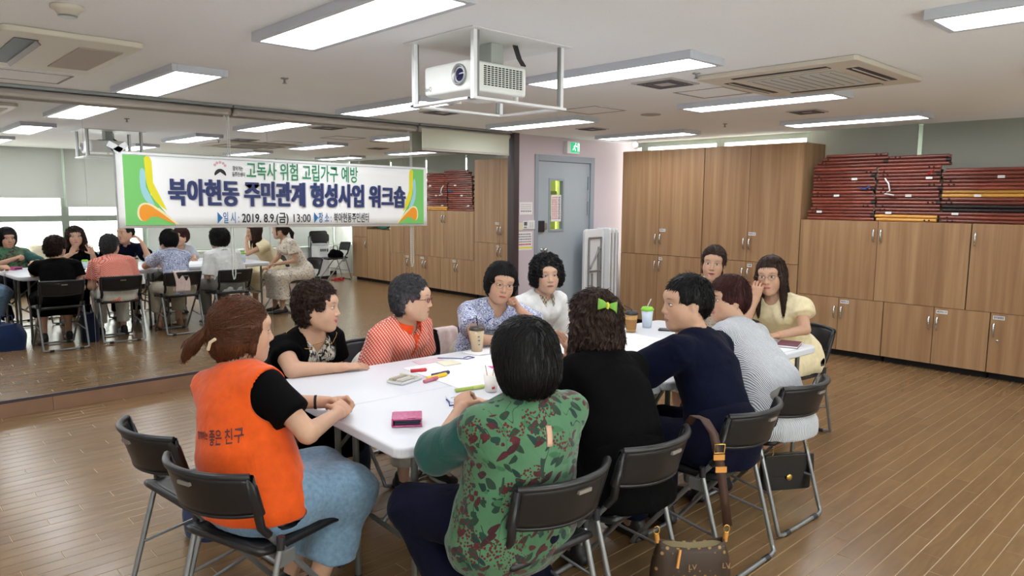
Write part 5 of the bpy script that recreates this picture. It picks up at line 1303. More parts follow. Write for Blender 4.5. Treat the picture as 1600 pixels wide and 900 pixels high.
def _leaf(t):
    c = t.ramp(t.noise(t.coord(), 5, 2), [(.3, S(58, 98, 68)), (.7, S(76, 116, 84))])
    patch = t.noise(t.coord('Object', (1, 1, .8)), 8, 2)
    for k, (rot, scl, thr, cols) in enumerate((((.3, .7, .5), (30, 30, 12), .42, (S(18, 58, 48), S(28, 54, 38), S(14, 44, 40))), ((-.5, -.8, .2), (34, 34, 14), .46, (S(66, 20, 26), S(24, 52, 36), S(54, 18, 24))), ((.2, 1.3, .9), (36, 36, 15), .48, (S(18, 50, 40), S(70, 24, 28), S(50, 96, 62))))):
        m1 = t.coord('Object', (1, 1, 1), rot, (k*.37, .2*k, .1)); mp = t.n('ShaderNodeMapping'); mp.inputs['Scale'].default_value = scl; t.l(m1, mp.inputs['Vector'])
        vo = t.n('ShaderNodeTexVoronoi', distance='MINKOWSKI'); vo.inputs['Exponent'].default_value = 1.35; t.l(mp.outputs[0], vo.inputs['Vector']); vo.inputs['Scale'].default_value = 1
        sp = t.n('ShaderNodeSeparateColor'); t.l(vo.outputs['Color'], sp.inputs[0])
        ps = patch if k != 1 else t.math('SUBTRACT', 1.0, patch)
        m = t.math('MULTIPLY', t.math('LESS_THAN', vo.outputs['Distance'], .46), t.math('GREATER_THAN', t.math('ADD', sp.outputs[0], t.math('MULTIPLY', ps, .5)), thr+.22))
        c = t.mix(m, c, t.ramp(sp.outputs[1], [(0, cols[0]), (.4, cols[1]), (.7, cols[2])], 'CONSTANT'))
    b = t.voro(t.coord('Object', (1, 1, 1), (0, 0, 0), (.3, .1, .2)), 95); bm = t.math('MULTIPLY', t.math('LESS_THAN', b, .42), t.math('GREATER_THAN', patch, .54))
    c = t.mix(bm, c, S(80, 24, 30))
    st = t.noise(t.coord('Object', (1.3, 1.3, .35), (.3, .5, .2)), 13, 0, .5, .6); sm_ = t.math('MULTIPLY', t.math('LESS_THAN', t.math('ABSOLUTE', t.math('SUBTRACT', st, .5)), .007), t.math('GREATER_THAN', patch, .44))
    return t.mix(sm_, c, S(30, 54, 40))
F_LEAF = fab_pattern('green_leaf_print', _leaf)
def _blue(t):
    n = t.noise(t.coord('Object'), 34, 1, .4, 2.6); f = t.math('ABSOLUTE', t.math('SUBTRACT', t.math('FRACT', t.math('MULTIPLY', n, 4.2)), .5))
    return t.ramp(f, [(.20, S(50, 70, 140)), (.26, S(222, 228, 242))])
F_BLUE = fab_pattern('blue_white_print', _blue)
def _polo(t):
    w_ = t.n('ShaderNodeTexWave'); t.l(t.coord('Object', (1, 1, 1), (0, .6, .3)), w_.inputs['Vector']); w_.inputs['Scale'].default_value = 22; w_.inputs['Distortion'].default_value = .3
    w2 = t.n('ShaderNodeTexWave'); t.l(t.coord('Object', (1, 1, 1), (0, -.9, .3)), w2.inputs['Vector']); w2.inputs['Scale'].default_value = 32
    m = t.math('MULTIPLY', t.math('GREATER_THAN', w_.outputs['Fac'], .52), t.math('GREATER_THAN', w2.outputs['Fac'], .22))
    return t.mix(m, S(216, 74, 52), S(238, 206, 188))
F_POLO = fab_pattern('red_dash_print', _polo)
def _bw(t):
    n = t.noise(t.coord('Object', (1, 1, .5), (.2, .3, 0)), 60, 2, .6, 1.0); return t.ramp(n, [(.46, S(24, 24, 28)), (.52, S(196, 190, 176))])
F_BW = fab_pattern('black_cream_print', _bw)
def _floral(t):
    b = t.ramp(t.noise(t.coord(), 16, 2), [(.35, S(214, 200, 180)), (.6, S(226, 216, 200))])
    a = t.noise(t.coord('Object', (1, 1, 1.4)), 48, 2, .6, .8); c = t.mix(t.math('GREATER_THAN', a, .60), b, S(104, 104, 108)); return t.mix(t.math('LESS_THAN', a, .34), c, S(170, 120, 96))
F_FLORAL = fab_pattern('beige_floral_print', _floral)
def _stripe(t):
    w_ = t.n('ShaderNodeTexWave'); t.l(t.coord('Object', (1, .25, .15)), w_.inputs['Vector']); w_.inputs['Scale'].default_value = 58; w_.inputs['Distortion'].default_value = 2.2; w_.inputs['Detail Scale'].default_value = 1.5
    return t.ramp(w_.outputs['Fac'], [(.3, S(112, 118, 130)), (.7, S(214, 216, 220))])
F_STRIPE = fab_pattern('grey_fine_stripe', _stripe)
def _check(t):
    a = t.n('ShaderNodeTexChecker'); t.l(t.coord(), a.inputs['Vector']); a.inputs['Scale'].default_value = 60; a.inputs[1].default_value = S(206, 190, 166); a.inputs[2].default_value = S(120, 104, 92); return a.outputs[0]
F_CHECK = fab_pattern('tan_check', _check)
H_BLACK = hair_mat('black_hair', S(10, 9, 10), S(30, 27, 28)); H_DBROWN = hair_mat('dark_brown_hair', S(24, 15, 12), S(66, 42, 32)); H_BROWN = hair_mat('brown_hair', S(56, 30, 18), S(112, 66, 38)); H_GREY = hair_mat('greying_hair', S(40, 40, 44), S(96, 96, 100)); H_RED = hair_mat('reddish_hair', S(40, 18, 18), S(84, 40, 36)); H_LONG = hair_mat('long_brown_hair', S(36, 24, 20), S(80, 56, 44)); H_MAN = hair_mat('man_hair', S(9, 9, 10), S(30, 29, 30))
M_GOLD = mat('gold', S(220, 180, 100), .25, .9)
M_SHOE = mat('black_shoe', S(26, 25, 26), .5); M_SOLE = mat('white_sole', S(206, 204, 198), .6); M_TAN = mat('tan_sandal', S(150, 108, 80), .6)
def onb(u, v, z): p = tp(u, v, z); return (p.x, p.y, p.z)
# ================================================================== THE PEOPLE
TT = TZ+.02    # height of a wrist resting on the table
c = person('woman in an orange vest sitting with clasped hands at the near table end', dict(hip=(1.03, 2.41, .545), heading=15, head=(1.075, 2.58, 1.105), look=(-12, 4, 3), hair='bob_tail', hairmat=H_BROWN, brow=(.12, .07, .05),
    armR=dict(elbow=(1.15, 2.24, .785), wrist=(1.365, 2.395, .785), dir=(.75, .62, .1), back=(.3, -.6, .7), pose='grip'), armL=dict(elbow=(1.19, 2.66, .80), wrist=(1.385, 2.525, .79), dir=(.85, -.45, .05), back=(.3, .5, .8), pose='grip'),
    kneeR=(1.36, 2.33, .51), kneeL=(1.37, 2.56, .51), ankleR=(1.20, 2.36, .085), ankleL=(1.24, 2.6, .085), shw=.150))
top(c, F_BLACK, 't_shirt', .012, .66, .020, .060, seed=3, bust=.9, wr=.001); vest = top(c, F_ORANGE, 'vest', .024, 0, 0, .066, 0, .02, .0026, seed=4, wide=.030, bottom=.50, carve=[P_ell(c['Sh'+q]+c['Ls']*(.042 if q == 'L' else -.042)-c['up']*.035, (.078, .078, .092), k=.006, op='s') for q in 'LR'])
collar(c, F_ORANGE, .062, .04, 1.2, .022, .01); trousers(c, F_DENIM, 'skirt', .62, .014, .02, 5, True); shoes(c, M_SHOE, M_SOLE)
wrap_text(c, vest, '함께하는', c['N']-c['up']*.205+c['Ls']*.030, -c['Ls'], c['up'], c['Fs'], .07, .030, mat('vest_print', S(84, 36, 40), .7))
wrap_text(c, vest, '좋은 친구', c['N']-c['up']*.222-c['Ls']*.075, -c['Ls'], c['up'], c['Fs'], .125, .056, MATS['vest_print'])
MB().lathe([(.0205*1.25, -.004), (.0205*1.3, .004)], frame(Vector(c['arms']['L']['wrist']*.8+c['arms']['L']['elbow']*.2), Vector((0, 0, 1)), Vector(c['arms']['L']['wrist']-c['arms']['L']['elbow'])), 16).build('bracelet', M_DARK, c['root'], solid=.004)
clip = MB().tube([Vector(c['H2W'](V3(*p))) for p in ((-.105, -.075, -.01), (-.118, -.058, -.025), (-.122, -.045, -.055))], .006, 8).build('hair_clip', mat('cream_clip', S(214, 200, 170), .4), c['root'])

c = person('curly haired woman in a black top with a gold necklace, forearm on table', dict(hip=(1.72, 3.59, .54), heading=-86, head=(1.775, 3.31, 1.042), look=(-48, 2, -2), hair='perm', hairmat=H_DBROWN, smile=.8, lip=(.5, .10, .12), fat=1.08, facew=1.08,
    armR=dict(elbow=(1.575, 3.20, TT+.015), wrist=(1.80, 3.125, TT+.006), dir=(1, -.05, -.05), back=(0, -.2, 1), pose='flat'), shoulder_yaw=-76, armr=1.12))
top(c, F_BW, 'printed_panel', .006, 0, 0, .070, .13, 0, .002, seed=6, vw=.055)
top(c, F_BLACK, 'black_top', .013, .5, .022, .074, .34, .02, .003, seed=7, vw=.075); ring_chain(c, M_GOLD, .064, .065); trousers(c, F_BLACK, 'skirt', .5, .012, .02, 8, True); shoes(c, M_SHOE)

c = person('grey haired woman in glasses and a red dashed polo shirt', dict(hip=(2.30, 3.57, .535), heading=-88, head=(2.322, 3.262, 1.044), look=(-50, 4, 0), hair='perm_short', hairmat=H_GREY, lip=(.5, .16, .16), fat=1.18, facew=1.1, jaw=1.1, shoulder_yaw=-74, armr=1.15, mouth=.3,
    skin=(.60, .37, .25)))
pol = top(c, F_POLO, 'polo_shirt', .013, .72, .024, .064, .12, .04, .003, seed=9, vw=.030, bust=1.1); collar(c, F_COLLAR, .064, .05, .8, .050, .040); trousers(c, F_CREAMP, 'trousers', .85, .012, .012, 4); shoes(c, M_SHOE, M_SOLE)
N, up, Fs, Ls = c['N'], c['up'], c['Fs'], c['Ls']
wrap_strip(c, pol, [(0, -.09-.014*k) for k in range(12)], c['Ls'], c['up'], c['N']+c['Fs']*.1, -c['Fs'], .012, F_COLLAR, 'placket')
for sgn in (1, -1): wrap_strip(c, pol, [(sgn*(.048-.0085*k), -.03-.017*k) for k in range(6)], c['Ls'], c['up'], c['N']+c['Fs']*.1, -c['Fs'], .011, F_COLLAR, 'placket')
for k in range(2):
    p = stick(tree_of(pol), c['N']+c['Fs']*.1-c['up']*(.150+.05*k), -c['Fs'], .003); MB().lathe([(0, -.002), (.0055, -.001), (.0055, .001), (0, .002)], frame(p, Vector((0, 0, 1)), Vector(c['Fs'])), 10).build('button', mat('pearl', S(214, 196, 170), .3), c['root'])
glasses(c, mat('red_frame', S(110, 24, 34), .35), .0195, .0022, .78)

c = person('woman with thin glasses in a blue and white print blouse, chin on hand', dict(hip=(2.97, 3.53, .54), heading=-92, head=(2.962, 3.236, 1.085), look=(-118, 6, -10), hair='short_bob', hairmat=H_BLACK, lip=(.52, .16, .16), eye=.8, shoulder_yaw=-108,
    armR=dict(elbow=(2.71, 3.17, TT+.025), wrist=(2.86, 3.0, TT+.012), dir=(1, -.35, -.02), back=(0, 0, 1), pose='relax'), armL=dict(elbow=(3.16, 3.03, TT+.03), wrist=(3.015, 3.125, .930), dir=(-.35, .25, .9), back=(.75, -.5, .2), pose='fist')))
top(c, F_BLUE, 'blouse', .014, .62, .030, .062, .15, .04, .003, seed=12, vw=.034); glasses(c, mat('thin_frame', S(120, 96, 90), .3, .6), .0200, .0010, 1.05); trousers(c, F_KHAKI, 'trousers', .7, .012, .02, 6); shoes(c, M_TAN)
ring_chain(c, mat('dark_cord', S(50, 40, 70), .7), .080, .16, 'lanyard', .0024)

c = person('upright woman with puffy black hair in a white shirt with checked collar', dict(hip=(3.55, 3.55, .545), heading=-95, head=(3.510, 3.372, 1.090), look=(-122, 2, 2), hair='perm_big', hairmat=H_BLACK, lip=(.46, .18, .17), facew=.95, eye=.8, skin=(.58, .36, .25)))
top(c, F_WHITE, 'shirt', .015, .95, .028, .058, .09, .05, .004, seed=15, vw=.022); collar(c, F_CHECK, .060, .05, .7, .050, .045); trousers(c, F_GREY, 'trousers', .9, .012, .012, 7); shoes(c, M_SHOE)

c = person('young woman with ponytail in a cream floral dress at the far table end', dict(hip=(4.90, 2.86, .545), heading=180, head=(4.616, 2.772, 1.150), look=(206, 4, -4), hair='ponytail', hairmat=H_LONG, lip=(.55, .18, .17), smile=.4, mouth=.7, armr=.9,
    armL=dict(elbow=(4.66, 2.60, .76), wrist=(4.46, 2.68, .62), dir=(-1, .1, -.2), back=(0, 0, 1), pose='relax')))
top(c, F_FLORAL, 'dress_top', .012, .6, .024, .058, .06, .03, .003, seed=18); trousers(c, F_FLORAL, 'dress_skirt', .72, .014, .05, 9, True); shoes(c, M_SHOE)

c = person('long haired woman in glasses and a beige dress covering her mouth', dict(hip=(4.78, 2.22, .545), heading=176, head=(4.462, 2.255, 1.112), look=(192, 6, 4), hair='long', hairmat=H_LONG, lip=(.55, .18, .18), armr=.92, eye=1.1,
    armL=dict(elbow=(4.47, 2.01, TT+.03), wrist=(4.20, 2.08, TT+.012), dir=(-1, .3, 0), back=(0, 0, 1), pose='relax'), armR=dict(elbow=(4.26, 2.33, TT+.03), wrist=(4.335, 2.285, .965), dir=(-.10, -.15, .98), back=(-.95, -.2, -.1), pose='cup')))
top(c, F_BEIGE, 'dress_top', .012, .42, .030, .064, .06, .03, .003, seed=21, puff=.010, vw=.045); trousers(c, F_BEIGE, 'dress_skirt', .62, .016, .03, 10, True); shoes(c, M_TAN); glasses(c, mat('thin_frame', S(120, 96, 90), .3, .6), .0205, .0011, 1.05)

c = person('short reddish haired woman leaning forward in a grey striped blouse', dict(hip=(3.37, 1.635, .54), heading=88, head=(3.52, 2.018, 1.064), look=(152, 4, 0), hair='short_red', hairmat=H_RED, lip=(.52, .18, .17), smile=.6, fat=1.1, shoulder_yaw=98, armr=1.05,
    armR=dict(elbow=(3.70, 1.99, TT+.02), wrist=(3.62, 2.22, TT+.012), dir=(-.3, 1, 0), back=(0, 0, 1), pose='relax'), armL=dict(elbow=(3.28, 2.06, TT+.02), wrist=(3.40, 2.27, TT+.012), dir=(.3, 1, 0), back=(0, 0, 1), pose='relax')))
top(c, F_STRIPE, 'blouse', .016, 1.1, .020, .060, .0, .07, .004, seed=24, wide=.035); trousers(c, F_GREY, 'trousers', .95, .004, .01, 11); shoes(c, M_SHOE)
for y in (1, -1): MB().tube([Vector(c['H2W'](V3(-.006, y*.083, -.034-.004*k))) for k in range(4)], .0028, 6).build('earring', M_CHROME, c['root'])

c = person('black haired man in a navy polo shirt looking left across the table', dict(hip=(2.80, 1.60, .555), heading=90, head=(2.868, 1.856, 1.120), look=(146, 4, 0), hair='man', hairmat=H_MAN, skin=(.52, .30, .20), lip=(.42, .19, .16), size=1.06, hscale=1.06, fat=1.12, shw=.182, facew=1.04, jaw=1.12, shoulder_yaw=98, armr=1.12, hand=1.05, brow=(.03, .02, .02),
    armL=dict(elbow=(2.60, 1.965, TT+.03), wrist=(2.70, 2.20, TT+.014), dir=(.4, 1, 0), back=(0, 0, 1), pose='relax'), armR=dict(elbow=(3.10, 2.02, TT+.03), wrist=(3.03, 1.99, .99), dir=(-.45, -.35, .8), back=(.6, .5, .5), pose='relax')))
top(c, F_NAVY, 'polo_shirt', .016, .72, .030, .066, 0, .07, .004, bust=0, seed=27); collar(c, F_NAVY, .066, .045, .7, .034, .03); trousers(c, F_NAVYP, 'trousers', .96, .014, .01, 12); shoes(c, M_SHOE)

c = person('woman with shoulder length wavy hair and a green bow, in black', dict(hip=(2.16, 1.63, .55), heading=88, head=(2.270, 1.917, 1.095), look=(100, 4, 0), hair='wavy', hairmat=H_DBROWN, lip=(.52, .16, .15), mouth=.4, fat=1.14, shoulder_yaw=92, armr=1.08,
    armL=dict(elbow=(2.05, 1.93, .80), wrist=(2.16, 2.13, .885), dir=(.35, .25, .85), back=(-.3, -.9, .3), pose='flat'), armR=dict(elbow=(2.46, 1.93, .80), wrist=(2.40, 2.13, .885), dir=(-.35, .3, .85), back=(.3, -.9, .3), pose='flat')))
top(c, F_BLACK, 'black_blouse', .017, 1.25, .020, .064, .08, .08, .0035, seed=30, wide=.012); trousers(c, F_BLACK, 'trousers', .9, .014, .012, 13); shoes(c, M_SHOE)
# green bow
H = lambda x, y, z: Vector(c['H2W'](V3(x, y, z)))
bm = mat('green_bow_cloth', S(112, 164, 62), .75)
M0 = frame(H(-.106, .062, .072), Vector(c['RH']@V3(-.55, -.80, -.25)), Vector(c['RH']@V3(-.76, .58, .30)))
bw = MB()
for sgn in (1, -1):
    bw.grid(lambda u, v: M0 @ Vector((sgn*(.004+.038*u), (v-.5)*(.012+.036*u), .006+.012*math.sin(PI*u)*(1-.3*math.cos(6*v)))), 6, 6)
bo = bw.build('hair_bow', bm, c['root'], solid=.005)
MB().tube([M0 @ Vector(q) for q in ((0, -.011, .006), (0, 0, .014), (0, .011, .006))], .006, 8).build('bow_knot', mat('yellow_knot', S(206, 196, 70), .7), bo)

c = person('woman with a sleek black bob in a green leaf print tunic, seen from behind', dict(hip=(1.605, 1.685, .55), heading=90, head=(1.592, 1.632, 1.085), look=(84, 8, 0), hair='round_bob', hairmat=H_BLACK, lip=(.52, .18, .16), fat=1.26, shoulder_yaw=80, armr=1.1, shw=.172, smile=.6,
    armL=dict(elbow=(1.40, 1.84, .76), wrist=(1.62, 1.965, .855), dir=(.65, .7, .4), back=(-.5, .2, .8), pose='grip'), armR=dict(elbow=(1.87, 1.82, .78), wrist=(1.80, 2.04, .80), dir=(-.4, .9, .2), back=(0, -.2, 1), pose='relax'),
    kneeL=(1.40, 1.99, .53), kneeR=(1.74, 2.00, .53), ankleL=(1.52, 1.80, .085), ankleR=(1.84, 1.72, .085)))
tun = top(c, F_LEAF, 'tunic', .022, 0, 0, .058, 0, .06, .004, seed=33, wide=.020, flare=.012, bottom=.34, dep=.82)
wrap_strip(c, tun, [(-.012+.002*k, -.052-.012*k) for k in range(6)], c['Ls'], c['up'], c['N'], c['Fs'], .010, mat('skin_slit', (.55, .33, .23, 1), .5), 'back_opening')
P = []
for sd in 'LR':
    sh, a = c['Sh'+sd], c['arms'][sd]; P = [P_cone(sh-c['up']*.004, a['elbow'], .064, .074, .02), P_flat(a['elbow']-(a['elbow']-sh)*.1, a['elbow']+(a['wrist']-a['elbow'])*.12, .074, .066, .02), P_disp(wob(.07, .003, 2))]
    v, q = mesh_of(P, .008); g = Geo(); g.add(v, q); g.build('sleeve', F_TEAL, c['root'])
trousers(c, F_NAVYP, 'trousers', .95, .014, .012, 14); shoes(c, M_TAN)
# ================================================================== THINGS ON THE TABLE
Zt = TZ+.001
M_PAPER = mat('white_sheet', S(240, 240, 244), .7)
def sheet(label, pts, m=M_PAPER, h=.0016, name='paper_sheet', cat='paper', z=Zt):
    o = MB().prism([(p[0], p[1]) for p in pts], z, z+h).build(name, m); return tag(o, label, cat)
sheet('large white paper sheet beside the marker set', [(2.07, 3.0), (2.03, 2.46), (2.84, 2.40), (2.88, 2.95)])
sheet('large white paper sheet in front of the coffee cups', [(2.95, 2.90), (2.92, 2.30), (3.70, 2.24), (3.74, 2.84)])
sheet('white paper sheet under the maroon notebook', [(3.66, 2.12), (3.62, 1.90), (4.14, 1.87), (4.16, 2.10)])
sheet('white paper under the iced coffee cup', [(2.54, 3.10), (2.55, 2.96), (2.95, 2.93), (2.93, 3.07)])
sheet('cream sticky note pad on the large sheet', [(2.27, 2.98), (2.25, 2.88), (2.35, 2.87), (2.37, 2.97)], mat('sticky_cream', S(226, 222, 200), .7), .006, 'note_pad', 'note pad', Zt+.0018)
pp = sheet('pink printed leaflet in front of the red polo shirt', [(2.20, 3.10), (2.18, 3.00), (2.34, 2.99), (2.37, 3.08)], mat('pink_leaflet', S(214, 190, 198), .7), .0012, 'leaflet', 'leaflet', Zt+.0002)
for i, P in enumerate(([(2.42, 2.74), (2.40, 2.68), (2.50, 2.66)], [(2.38, 2.65), (2.37, 2.61), (2.46, 2.60)])):
    sheet(('larger', 'smaller')[i]+' bright pink paper triangle by the black bob', P, mat('hot_pink', S(238, 90, 160), .6), .001, 'paper_slip', 'paper', Zt+.002)
def cord(label, pts, r=.0022, m=None, name='lanyard', cat='lanyard'):
    o = MB().tube(pts, r, 6).build(name, m or mat('blue_cord', S(40, 50, 130), .6)); return tag(o, label, cat)
cord('blue lanyard cord in front of the red polo shirt', [(2.34, 3.06, Zt+.004), (2.40, 3.00, Zt+.004), (2.44, 2.93, Zt+.005), (2.50, 2.94, Zt+.004), (2.49, 2.98, Zt+.004), (2.44, 2.96, Zt+.0065)])
idc = thing('name_badge', 'clear name badge with blue lanyard beside the green sleeve', 'badge', (1.95, 2.38, Zt))
MB().prism([(1.90, 2.43), (1.86, 2.34), (1.99, 2.30), (2.03, 2.38)], Zt, Zt+.003).build('card', mat('badge_card', S(214, 220, 228), .3), idc)
for k in range(3): MB().box(1.90, 1.97, 2.345+.022*k, 2.350+.022*k, Zt+.0031, Zt+.0036).build('print_line', MATS['mid_print'], idc)
MB().tube([(1.87, 2.385, Zt+.004), (1.85, 2.34, Zt+.004), (1.82, 2.30, Zt+.004), (1.87, 2.28, Zt+.004), (1.95, 2.27, Zt+.004)], .003, 6).build('cord', MATS['blue_cord'], idc)
# pink wallet
wal = thing('wallet', 'shiny pink folded wallet near the table corner', 'wallet', (1.56, 2.23, Zt), -.62)
M_PW = mat('pink_leather', S(186, 76, 128), .22, noise=(60, .25), bump=(160, .2)); M_PWD = mat('wallet_inside', S(36, 36, 60), .5)
def wbox(n, m, x0, x1, y0, y1, z0, z1, b=.003, par=wal): return MB().box(x0, x1, y0, y1, z0, z1).build(n, m, par, bevel=b, world=False)
wbox('cover_top', M_PW, -.055, .055, -.05, .05, .026, .034); wbox('cover_bottom', M_PW, -.055, .055, -.05, .05, 0, .007); wbox('spine', M_PW, -.06, -.054, -.05, .05, .001, .033)
wbox('card_pocket', M_PWD, -.05, .048, -.045, .045, .008, .016); wbox('zip_pocket', M_PWD, -.05, .05, -.046, .046, .017, .025); wbox('strap', M_PW, .0, .03, -.052, -.01, .034, .037, .001)
MB().tube([(.051, -.044, .0165), (.051, .044, .0165)], .0015, 6).build('zip', M_GOLD, wal, world=False)
# marker set
mk = thing('marker_case', 'clear plastic case of markers on the white table', 'pen case', (1.93, 2.78, Zt), .25)
MB().prism(rrect(.15, .10, .008), 0, .012).build('case', mat('clear_case', S(206, 208, 208), .15), mk, bevel=.003, world=False)
for k, col in enumerate((S(190, 186, 176), S(200, 196, 190), S(150, 140, 130), S(186, 176, 150))): MB().tube([(-.07, -.036+.022*k, .017), (.03, -.036+.022*k, .017)], .007, 8).build('pen', mat('pen_%d' % k, col, .4), mk, world=False)
MB().box(.02, .035, -.048, .048, .012, .026).build('band', M_CREAM, mk, world=False)
def marker(label, a, b, col, capcol):
    o = thing('marker_pen', label, 'marker', a)
    a, b = Vector(a), Vector(b); m_ = a.lerp(b, .62)
    MB().tube([a, m_], .0085, 10).build('barrel', mat('mk'+label[:4], col, .4), o); MB().tube([m_, b, b+(b-a).normalized()*.004], [.0095, .0095, .007], 10).build('cap', mat('mc'+label[:4], capcol, .4), o)
marker('red marker pen lying on the clear case', (1.98, 2.80, Zt+.036), (2.05, 2.775, Zt+.036), S(190, 40, 50), S(200, 50, 60))
marker('pink marker pen beside the clear case', (1.97, 2.68, Zt+.0086), (2.06, 2.70, Zt+.0086), S(196, 110, 130), S(190, 90, 110))
marker('yellow marker pen with dark cap', (2.01, 2.71, Zt+.011), (2.13, 2.72, Zt+.011), S(240, 200, 30), S(238, 196, 30))
marker('blue marker pen behind the yellow one', (2.07, 2.75, Zt+.0096), (2.17, 2.75, Zt+.0096), S(40, 46, 96), S(36, 40, 90))
marker('thin green pen on the sheet edge', (1.98, 2.46, Zt+.0086), (2.12, 2.43, Zt+.0086), S(170, 190, 90), S(200, 210, 120))
# cups
def lathe_part(n, prof, m, o, loc, nseg=24): return MB().lathe(prof, Tr(*loc), nseg).build(n, m, o)
def cup(label, x, y, h, r0, r1, mb_, ml, lid='flat', straw=None, sleeve=None, sm=None):
    o = thing('drink_cup', label, 'cup', (x, y, Zt)); L = (x, y, Zt+.002)
    lathe_part('cup_body', [(0, 0), (r0, 0), (r1, h), (r1-.002, h), (r0-.002, .004), (0, .004)], mb_, o, L)
    if lid: lathe_part('lid', [(r1+.003, h-.004), (r1+.004, h+.004), (r1-.002, h+.010), (r1-.006, h+.018), (0, h+.018)], ml, o, L)
    if sleeve: lathe_part('sleeve', [(r0+(r1-r0)*sleeve[0]+.0012, h*sleeve[0]), (r0+(r1-r0)*sleeve[1]+.0012, h*sleeve[1])], sm, o, L)
    if straw: MB().tube([(x, y, Zt+h*.5), (x+.004, y, Zt+h+.03), (x+straw[0], y+straw[1], Zt+h+straw[2])], .0035, 8).build('straw', straw[3], o)
    return o
M_LATTE = mat('iced_latte', S(206, 184, 150), .18)
o = cup('tall iced coffee cup with dark lid and black straw', 2.625, 3.065, .128, .031, .043, M_LATTE, mat('dark_lid', S(70, 60, 56), .3), straw=(.01, .02, .075, M_BLACK))
for k in range(3): MB().box(2.60, 2.61+.004*k, 3.0215+.003*k, 3.0235+.003*k, Zt+.045+.022*k, Zt+.050+.022*k).build('printed_mark', PN, o)
cup('brown paper coffee cup with black lid', 3.78, 2.86, .12, .030, .042, mat('tan_cup', S(196, 152, 92), .6), M_BLACK, straw=(.0, .06, .05, M_BLACK), sleeve=(.15, .7), sm=mat('brown_sleeve', S(162, 116, 66), .8))
cup('clear cup with bright green lid and white straw', 4.01, 2.90, .12, .030, .041, mat('frosted_cup', S(206, 220, 232), .2), mat('lime_lid', S(130, 200, 40), .4), straw=(.01, -.02, .075, M_WHITE))
o = cup('white paper cup holding sticks with red print', 2.11, 2.365, .078, .026, .037, mat('paper_cup', S(238, 234, 226), .6), None, lid=None)
for k, (dx, dy, hh) in enumerate(((-.012, .01, .12), (.008, .0, .10), (.016, -.008, .09))): MB().tube([(2.11+dx*.4, 2.365+dy*.4, Zt+.01), (2.11+dx*1.7, 2.365+dy*1.7, Zt+hh)], .002, 6).build('stick', mat('stick_tan', S(196, 150, 120), .6), o)
MB().box(2.085, 2.10, 2.3285, 2.3325, Zt+.02, Zt+.03).build('printed_mark', PR, o)
cup('small pale blue cup with lime rim behind the paper cup', 2.25, 2.40, .075, .028, .036, mat('pale_blue_cup', S(200, 222, 236), .3), MATS['lime_lid'])
nb = thing('notebook', 'closed maroon notebook on the far right table corner', 'notebook', (4.13, 1.95, Zt+.002), .3)
MB().box(-.085, .085, -.06, .06, .0, .003).build('back_cover', mat('maroon_cover', S(98, 30, 54), .5), nb, world=False); MB().box(-.082, .083, -.057, .057, .003, .012).build('pages', M_PAPER, nb, world=False); MB().box(-.085, .085, -.06, .06, .012, .015).build('front_cover', MATS['maroon_cover'], nb, world=False)
ph = tag(MB().prism(rrect(.075, .15, .01), 0, .009, Tr(4.02, 2.72, Zt) @ Rz(.5)).build('mobile_phone', M_BLACK, bevel=.002), 'black mobile phone beside the green lidded cup', 'phone')
tag(MB().prism(rrect(.11, .08, .01), 0, .02, Tr(2.85, 2.02, Zt) @ Rz(.2)).build('tissue_pack', mat('tissue_plastic', S(200, 204, 206), .25), bevel=.006), 'small white tissue pack at the table edge by the navy shirt', 'tissue')
# cloth over the chair back
def drape(u, v):
    a = (v-.5)*2; x = 2.84+.16*u+.012*math.sin(9*v)
    if abs(a) < .12: z = .752; y = 3.735+.10*a
    else: z = .752-(abs(a)-.12)*.27; y = 3.735+(.030 if a > 0 else -.030)+.010*math.sin(12*u+3*a)
    return Vector((x, y, z))
tag(MB().grid(drape, 12, 28).build('pink_scarf', F_PINKC, solid=.006), 'pale pink cloth draped over the chair back beside the red polo', 'scarf')
# ================================================================== BAGS
lv = thing('monogram_handbag', 'brown monogram shoulder bag hanging from a chair by a strap', 'handbag', (2.375, 1.475, .02), math.radians(-40))
t = NT('monogram_canvas'); v_ = t.voro(t.coord('Object', (1, 1, 1), (0, .78, 0)), 34, 'Distance', 0.0); rng = t.ramp(v_, [(.20, S(150, 118, 72)), (.26, S(58, 42, 30))]); t.color(rng).set(.5, 0, .4); M_LV = t.m
M_TRIM = mat('tan_leather', S(206, 142, 66), .5); M_STRAP = mat('brown_strap', S(62, 38, 28), .55)
def lvb(u, v):
    a = 2*PI*u; w_ = .150+.018*math.sin(PI*v)-.02*v; d = .055*(1-.45*v)+.012*math.sin(PI*v)
    return Vector((w_*math.copysign(abs(math.cos(a))**.6, math.cos(a)), d*math.copysign(abs(math.sin(a))**.8, math.sin(a)), .005+.235*v+.012*v*v*math.cos(2*a)))
mb = MB(); mb.grid(lvb, 32, 10); mb.add([lvb(k/32, 0) for k in range(32)], [tuple(range(32))]); mb.build('bag_body', M_LV, lv, solid=.004, world=False)
MB().grid(lambda u, v: Vector(((u-.5)*.25, (v-.5)*.05, .228+.004*math.sin(9*u))), 8, 4).build('lining', mat('olive_lining', S(142, 128, 92), .8), lv, world=False)
for k in range(6): text_mesh('monogram', 'LV', .030, Tr(-.12+.045*k, -.0705+.003*abs(k-2.5), .05+.055*(k % 3)) @ Matrix.Rotation(PI/2, 4, 'X'), mat('lv_mark', S(150, 118, 72), .5), lv, .0, .001, world=False)
for s in (1, -1):
    MB().tube([(s*.135, 0, .24), (s*.14, 0, .275)], .010, 8).build('strap_tab', M_TRIM, lv, world=False); MB().tube([(s*.14+.012*math.cos(a), 0, .29+.016*math.sin(a)) for a in [2*PI*k/12 for k in range(12)]], .0025, 6, closed=True).build('ring', M_GOLD, lv, world=False)
